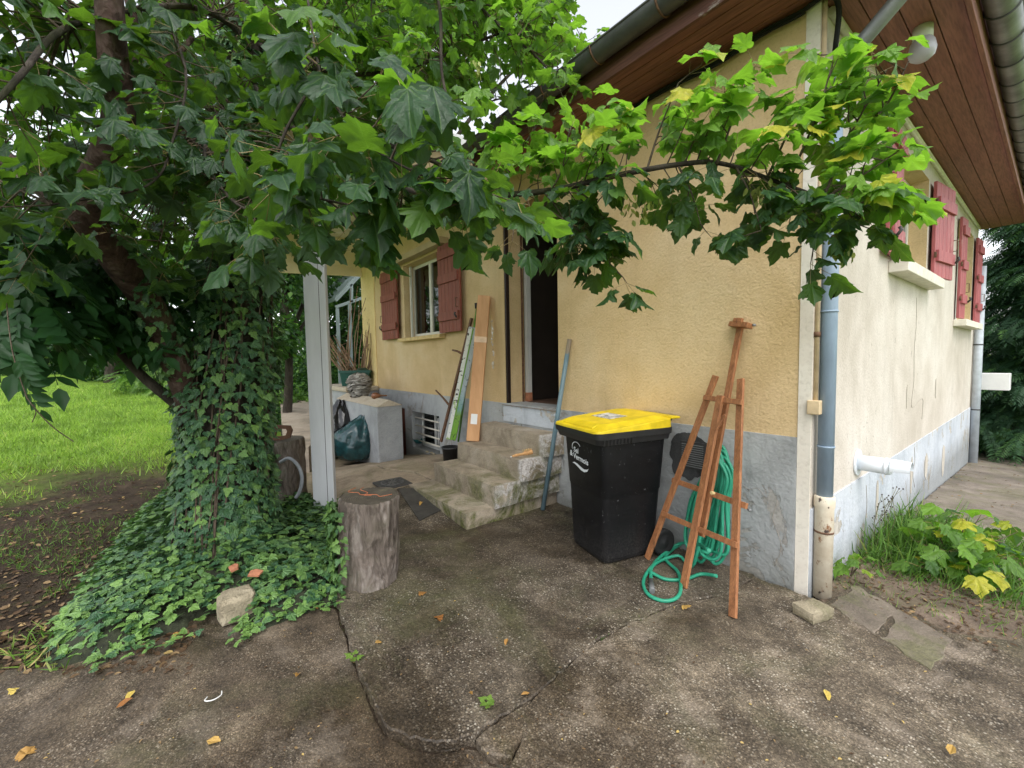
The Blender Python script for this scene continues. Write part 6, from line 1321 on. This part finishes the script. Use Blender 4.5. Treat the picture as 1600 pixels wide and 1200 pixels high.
# ---- lawn grass, leaf litter, weeds
pos, dd, nn, ss, vv = [], [], [], [], []
for k in range(100000):
    r_ = 5.2*math.exp(random.random()*1.45); a = math.radians(random.uniform(-60, 4)); d = nrm(fwd*V(1, 1, 0))*math.cos(a)+nrm(rgt*V(1, 1, 0))*math.sin(a); p = CAM+d*r_
    dist = math.hypot(p[0]+1.4, p[1]+3.4)+4*.5*rn((p[0], p[1], 0), .9)
    if p[1] > -1.0 and p[0] > -9: continue
    if p[0] > -17 and p[1] > -2.4: continue
    if random.random() > sm((dist-4.9)/2.6): continue
    pos.append(V(p[0], p[1], terrain(p[0], p[1])-.005)); dd.append(V(*rng.normal(0, .5, 2), 1)); nn.append(V(*rng.normal(0, 1, 2), .3)); ss.append(random.uniform(.05, .11)*(1+r_*.03)); vv.append(np.clip(random.gauss(.5, .22)+.7*rn((p[0], p[1], 3), .7)+.4*rn((p[0], p[1], 5), 2.5), 0, 1))
BL2 = (BLADE[0]*V(1.6, 1, 1), *BLADE[1:])
inst_mesh('grass', BL2, np.array(pos), frames(np.array(dd), np.array(nn)), np.array(ss), vv, M['grass']); tag(bpy.data.objects['grass'], 'short bright green lawn grass', 'grass', kind='stuff')
pos, dd, nn, ss, vv = [], [], [], [], []
for k in range(3600):
    p = gp(random.uniform(-320, 300), 700+340*random.random()**1.2)
    if inpoly(p[:2], IP) or math.hypot(p[0]+1.4, p[1]+3.4) > 8: continue
    if p[0] > -2.2 and p[1] < -3.7 and random.random() < .8: continue
    pos.append(V(p[0], p[1], terrain(p[0], p[1])+.008)); dd.append(V(*rng.normal(0, 1, 2), .05)); nn.append(V(0, 0, 1)+rng.normal(0, .3, 3)); ss.append(random.uniform(.018, .055)); vv.append(random.random()**1.6)
inst_mesh('leaf_litter', OVAL, np.array(pos), frames(np.array(dd), np.array(nn)), np.array(ss), vv, M['litter']); tag(bpy.data.objects['leaf_litter'], 'brown leaf litter on the bare soil under the tree', 'litter', kind='stuff')
# sparse grass and seedlings on the shaded soil
pos, dd, nn, ss, vv = [], [], [], [], []
for k in range(15000):
    p = gp(random.uniform(-320, 300), 690+260*random.random()**1.9)
    if inpoly(p[:2], IP): continue
    if rn((p[0], p[1], 9), 1.6) < -.12: continue
    pos.append(V(p[0], p[1], terrain(p[0], p[1])-.004)); dd.append(V(*rng.normal(0, .6, 2), .8)); nn.append(V(*rng.normal(0, 1, 2), .5)); ss.append(random.uniform(.03, .07)); vv.append(abs(random.gauss(.35, .2)))
for k in range(110):
    p = gp(random.uniform(10, 100), random.uniform(970, 1040)); pos.append(V(p[0], p[1], -.05)); dd.append(V(*rng.normal(0, .8, 2), .7)); nn.append(V(*rng.normal(0, 1, 2), .5)); ss.append(random.uniform(.04, .11)); vv.append(abs(random.gauss(.75, .3)))
inst_mesh('sparse_grass', BL2, np.array(pos), frames(np.array(dd), np.array(nn)), np.array(ss), np.clip(vv, 0, 1), M['weed']); tag(bpy.data.objects['sparse_grass'], 'thin patchy grass on the shaded soil by the ivy', 'grass', kind='stuff')
# the weedy bed beside the cream wall
BED = np.array([(.03, .03), (.2, -.10), (.60, -.27), (.84, .25), (.97, .90), (.96, 2.31), (.04, 2.31)])
slab('bed_soil', [tuple(p) for p in BED], lambda x, y: min(0, yard(x, y))-.008-.010*sm((.2-y)*5), .04, m_concrete('gritty_soil', (.15, .11, .08), (.06, .045, .035), (.34, .26, .20), .2, 1.0), .02)
pos, dd, nn, ss, vv = [], [], [], [], []; lo2, hi2 = BED.min(0), BED.max(0)
while len(pos) < 3200:
    p = rng.uniform(lo2, hi2)
    if not inpoly(p, BED) or p[1] < .12+.25*p[0]: continue
    dens = .22+.7*sm((p[1]-.5)/.5)
    if random.random() > dens: continue
    tall = random.uniform(.04, .10)+(.26 if p[0] < .45 else .15)*sm((p[1]-.55)/.6)*random.random(); pos.append(V(p[0], p[1], yard(*p)-.02)); dd.append(V(*rng.normal(0, .45, 2), 1)+V(.15, -.1, 0)); nn.append(V(*rng.normal(0, 1, 2), .3)); ss.append(tall); vv.append(np.clip(random.gauss(.45, .3)+(.35 if p[1] < .6 else 0), 0, 1))
BL3 = (BLADE[0]*V(.75, 1, 1.4), *BLADE[1:])
inst_mesh('weeds', BL3, np.array(pos), frames(np.array(dd), np.array(nn)), np.array(ss), vv, M['weed']); tag(bpy.data.objects['weeds'], 'tangle of grassy weeds along the cream wall', 'weeds', kind='stuff')
pos, dd, nn, ss, vv = [], [], [], [], []
for k in range(900):
    p = rng.uniform((.03, .12), (.95, 1.3)); 
    if not inpoly(p, BED): continue
    pos.append(V(p[0], p[1], yard(*p)-.003)); dd.append(V(*rng.normal(0, 1, 2), .1)); nn.append(V(0, 0, 1)+rng.normal(0, .3, 3)); ss.append(random.uniform(.010, .034)); vv.append(random.random()**1.5)
for k in range(420):
    p = rng.uniform((-.1, 2.3), (2.4, 9.4)); pos.append(V(max(.03, p[0]), p[1], yard(max(.03, p[0]), p[1])+.004)); dd.append(V(*rng.normal(0, 1, 2), .02)); nn.append(V(0, 0, 1)+rng.normal(0, .2, 3)); ss.append(random.uniform(.012, .04)); vv.append(.2+.8*random.random())
inst_mesh('dry_litter', OVAL, np.array(pos), frames(np.array(dd), np.array(nn)), np.array(ss), vv, M['litter']); tag(bpy.data.objects['dry_litter'], 'dry leaf scraps and straw beside the cream wall', 'litter', kind='stuff')
def sapling(name, label, base, stems, size, var, leaves, limit=60):
    t = thing(name, label, 'plant', base); Q = Plant()
    for (dx, dy, h_) in stems:
        e = base+V(dx, dy, h_); pts = catmull([base, (base+e)/2+V(0, 0, .03), e], 4); Q.tw.tube(pts, [.006-.0005*i for i in range(len(pts))], 5, caps=False)
        for k in range(leaves):
            q = pts[3+(k*5) % 6]; pd = nrm(V(*rng.normal(0, 1, 2), .5)); p2 = q+pd*random.uniform(.05, .11); Q.pe.tube([q, p2], .0016, 3, caps=False); o = nrm(pd*V(1, 1, 0)); Q.leaf(p2, o*.8+V(0, 0, -.45)+rng.normal(0, .2, 3), V(0, 0, 1)+o*.5+rng.normal(0, .25, 3), size*random.uniform(.65, 1.2), random.gauss(*var))
    Q.finish(MAPLE, M['maple'], t, limit); return t
sb = V(.50, 1.25, yard(.5, 1.25)); sapling('maple_sapling', 'young maple with yellowing leaves among the weeds by the cream wall', sb, ((-.12, .0, .30), (.05, .12, .36), (.16, -.10, .26), (.0, -.22, .20), (.22, .10, .24), (-.2, -.1, .18), (.26, -.3, .14), (.10, .35, .34), (.28, .30, .28), (-.08, .3, .3), (.3, -.05, .2), (.12, -.35, .12), (-.1, -.4, .1)), .125, (.78, .18), 6, 120)
sb = gp(1330, 900, .0); sb = V(sb[0], sb[1], .0); sapling('maple_seedling', 'small bright green maple seedling at the foot of the cream wall', sb, ((.02, -.01, .10), (.06, .0, .07)), .085, (.8, .08), 4)
for k, (x, y, lab) in enumerate(((553, 1036, 'round-leaved seedling growing in the slab crack below the sawn log'), (763, 1108, 'round-leaved seedling growing where the slab cracks meet'), (1330, 1140, None))):
    if lab is None: continue
    q = gp(x, y, -.01); t = thing('crack_seedling', lab, 'plant', q, 'seedlings in the slab cracks'); Q = Plant()
    for j in range(5):
        a = j*1.3+k; e = q+V(.028*math.cos(a)*(j > 0), .028*math.sin(a)*(j > 0), .02+.008*j); Q.pe.tube([q, e], .001, 3, caps=False); Q.leaf(e-V(math.cos(a), math.sin(a), 0)*.01, V(math.cos(a), math.sin(a), .05), V(0, 0, 1)+rng.normal(0, .12, 3), .034, .85)
    stuff(Q.pe.build('stalks', M['petiole'], t)); leaf_objects('leaf', IVY, Q.pos, frames(np.array(Q.d), np.array(Q.n)), Q.s, Q.v, M['weed'], t, 20)
pos, dd, nn, ss, vv = [], [], [], [], []
for k in range(520):
    i_ = random.random()*(len(edge)-1); a_, b_ = edge[int(i_)], edge[int(i_)+1]; f_ = i_-int(i_); p = gp(a_[0]+(b_[0]-a_[0])*f_+random.gauss(0, 2), a_[1]+(b_[1]-a_[1])*f_+random.gauss(0, 2))
    if rn((p[0], p[1], 4), 3) < .08: continue
    pos.append(V(p[0], p[1], -.02)); dd.append(V(*rng.normal(0, .7, 2), .8)); nn.append(V(*rng.normal(0, 1, 2), .4)); ss.append(random.uniform(.012, .035)); vv.append(random.random())
inst_mesh('crack_weeds', BL2, np.array(pos), frames(np.array(dd), np.array(nn)), np.array(ss), vv, M['weed']); tag(bpy.data.objects['crack_weeds'], 'tiny grass and moss tufts in the slab cracks', 'weeds', kind='stuff')
dw = V(.06, 1.15, yard(.06, 1.15)); dt_ = thing('dry_weed', 'thin dry weed with dark seed heads against the cream wall', 'plant', dw); b = MB(); hds = []
for k in range(9):
    e = dw+V(random.uniform(.02, .14), random.uniform(-.25, .45), random.uniform(.34, .52)); pts = catmull([dw+V(random.uniform(0, .05), random.uniform(-.1, .2), 0), (dw+e)/2+rng.normal(0, .03, 3), e], 4); b.tube(pts, .0016, 4, caps=False); hds.append(e)
    for j in range(3): q = pts[5+j]; f_ = q+V(random.uniform(-.02, .05), random.uniform(-.05, .05), random.uniform(.02, .06)); b.tube([q, f_], .001, 3, caps=False); hds.append(f_)
b.build('stems', m_plain('dry_stem', (.16, .15, .07), .8, .3, 20, 0), dt_)
for h_ in hds: MB().tube([h_-V(0, 0, .006), h_, h_+V(0, 0, .006)], [.002, .006, .002], 5).build('seed_head', m_plain('dark_seed', (.05, .04, .03), .9, .2, 20, 0) if h_ is hds[0] else bpy.data.materials['dark_seed'], dt_)
# ---- fallen leaves and scraps on the concrete
FL = [(683, 970, .055, .45, 'orange heart-shaped fallen leaf in the middle of the slab'), (793, 1002, .04, .5, 'orange fallen leaf right of the middle of the slab'), (828, 1088, .04, .75, 'pale curled leaf at the meeting of the slab cracks'), (1067, 950, .05, .95, 'yellow fallen leaf in front of the hose'), (210, 1070, .055, .95, 'bright yellow crumpled leaf below the ivy'), (322, 1148, .06, .9, 'long pale yellow leaf low on the dark concrete'), (40, 1167, .07, .8, 'brown-yellow leaf near the lower left corner'), (462, 1050, .045, .75, 'curled yellow leaf left of the slab crack'), (180, 1098, .06, .2, 'reddish brown sliver of leaf below the ivy'), (24, 1070, .04, 1.0, 'yellow-green leaf at the left edge of the concrete'), (1288, 1082, .05, 1.0, 'pale green leaf on the right-hand concrete'), (1484, 1185, .05, 1.0, 'pale green leaf near the bottom right'), (275, 985, .045, .8, 'tan leaf beside the stone block'), (490, 942, .035, .3, 'orange scrap of leaf at the ivy tip near the log'), (975, 870, .03, .7, 'tan leaf below the bin'), (655, 930, .05, .6, 'tan dry leaf on the slab beside the log'), (660, 797, .07, .85, 'pale crumpled leaf on the dark sheet before the steps'), (735, 1085, .03, .7, 'tiny tan leaf on the front of the slab'), (590, 1005, .03, .7, 'tiny pale leaf near the slab edge'), (1567, 948, .03, 1.0, 'small yellow leaf at the right edge by the weeds')]
FLT = [IVY, OVAL]
for i, (x, y, s_, v_, lab) in enumerate(FL):
    p = gp(x, y, 0.0); zz = .006
    if p[0] < -.9 and p[1] < -2.45: zz = -.036
    T = FLT[0] if i % 3 == 0 else FLT[1]; tv = T[0][i % len(T[0])]; me = bpy.data.meshes.new('fallen_leaf'); me.from_pydata((tv*V(1, 1, 1.6)).tolist(), [], [tuple(int(k) for k in f) for f in T[1]]); me.materials.append(M['fallen']); uv = me.uv_layers.new(name='UVMap'); uv.data.foreach_set('uv', T[2][T[1].ravel()].ravel().astype(np.float32)); a_ = me.attributes.new('var', 'FLOAT', 'FACE'); a_.data.foreach_set('value', np.full(len(T[1]), v_, np.float32)); me.polygons.foreach_set('use_smooth', [True]*len(T[1]))
    o = bpy.data.objects.new('fallen_leaf', me); col.objects.link(o); o.location = (p[0], p[1], zz+.01+yard(p[0], p[1])); o.scale = (s_, s_, s_); o.rotation_euler = (random.uniform(-.25, .25), random.uniform(-.25, .25), random.uniform(0, 6.28)); tag(o, lab, 'leaf', 'fallen leaves on the concrete')
pos, dd, nn, ss, vv = [], [], [], [], []
for k in range(420):
    p = gp(random.uniform(0, 1600), 880+330*random.random()); 
    if inpoly(p[:2], IP) or p[0] > .6: continue
    zz = -.036 if (p[0] < -.9 and p[1] < -2.45) else .004
    pos.append(V(p[0], p[1], zz+yard(p[0], p[1]))); dd.append(V(*rng.normal(0, 1, 2), .02)); nn.append(V(0, 0, 1)+rng.normal(0, .15, 3)); ss.append(random.uniform(.006, .018)); vv.append(random.random())
inst_mesh('leaf_crumbs', OVAL, np.array(pos), frames(np.array(dd), np.array(nn)), np.array(ss), vv, M['litter']); tag(bpy.data.objects['leaf_crumbs'], 'tiny leaf crumbs strewn over the concrete', 'litter', kind='stuff')
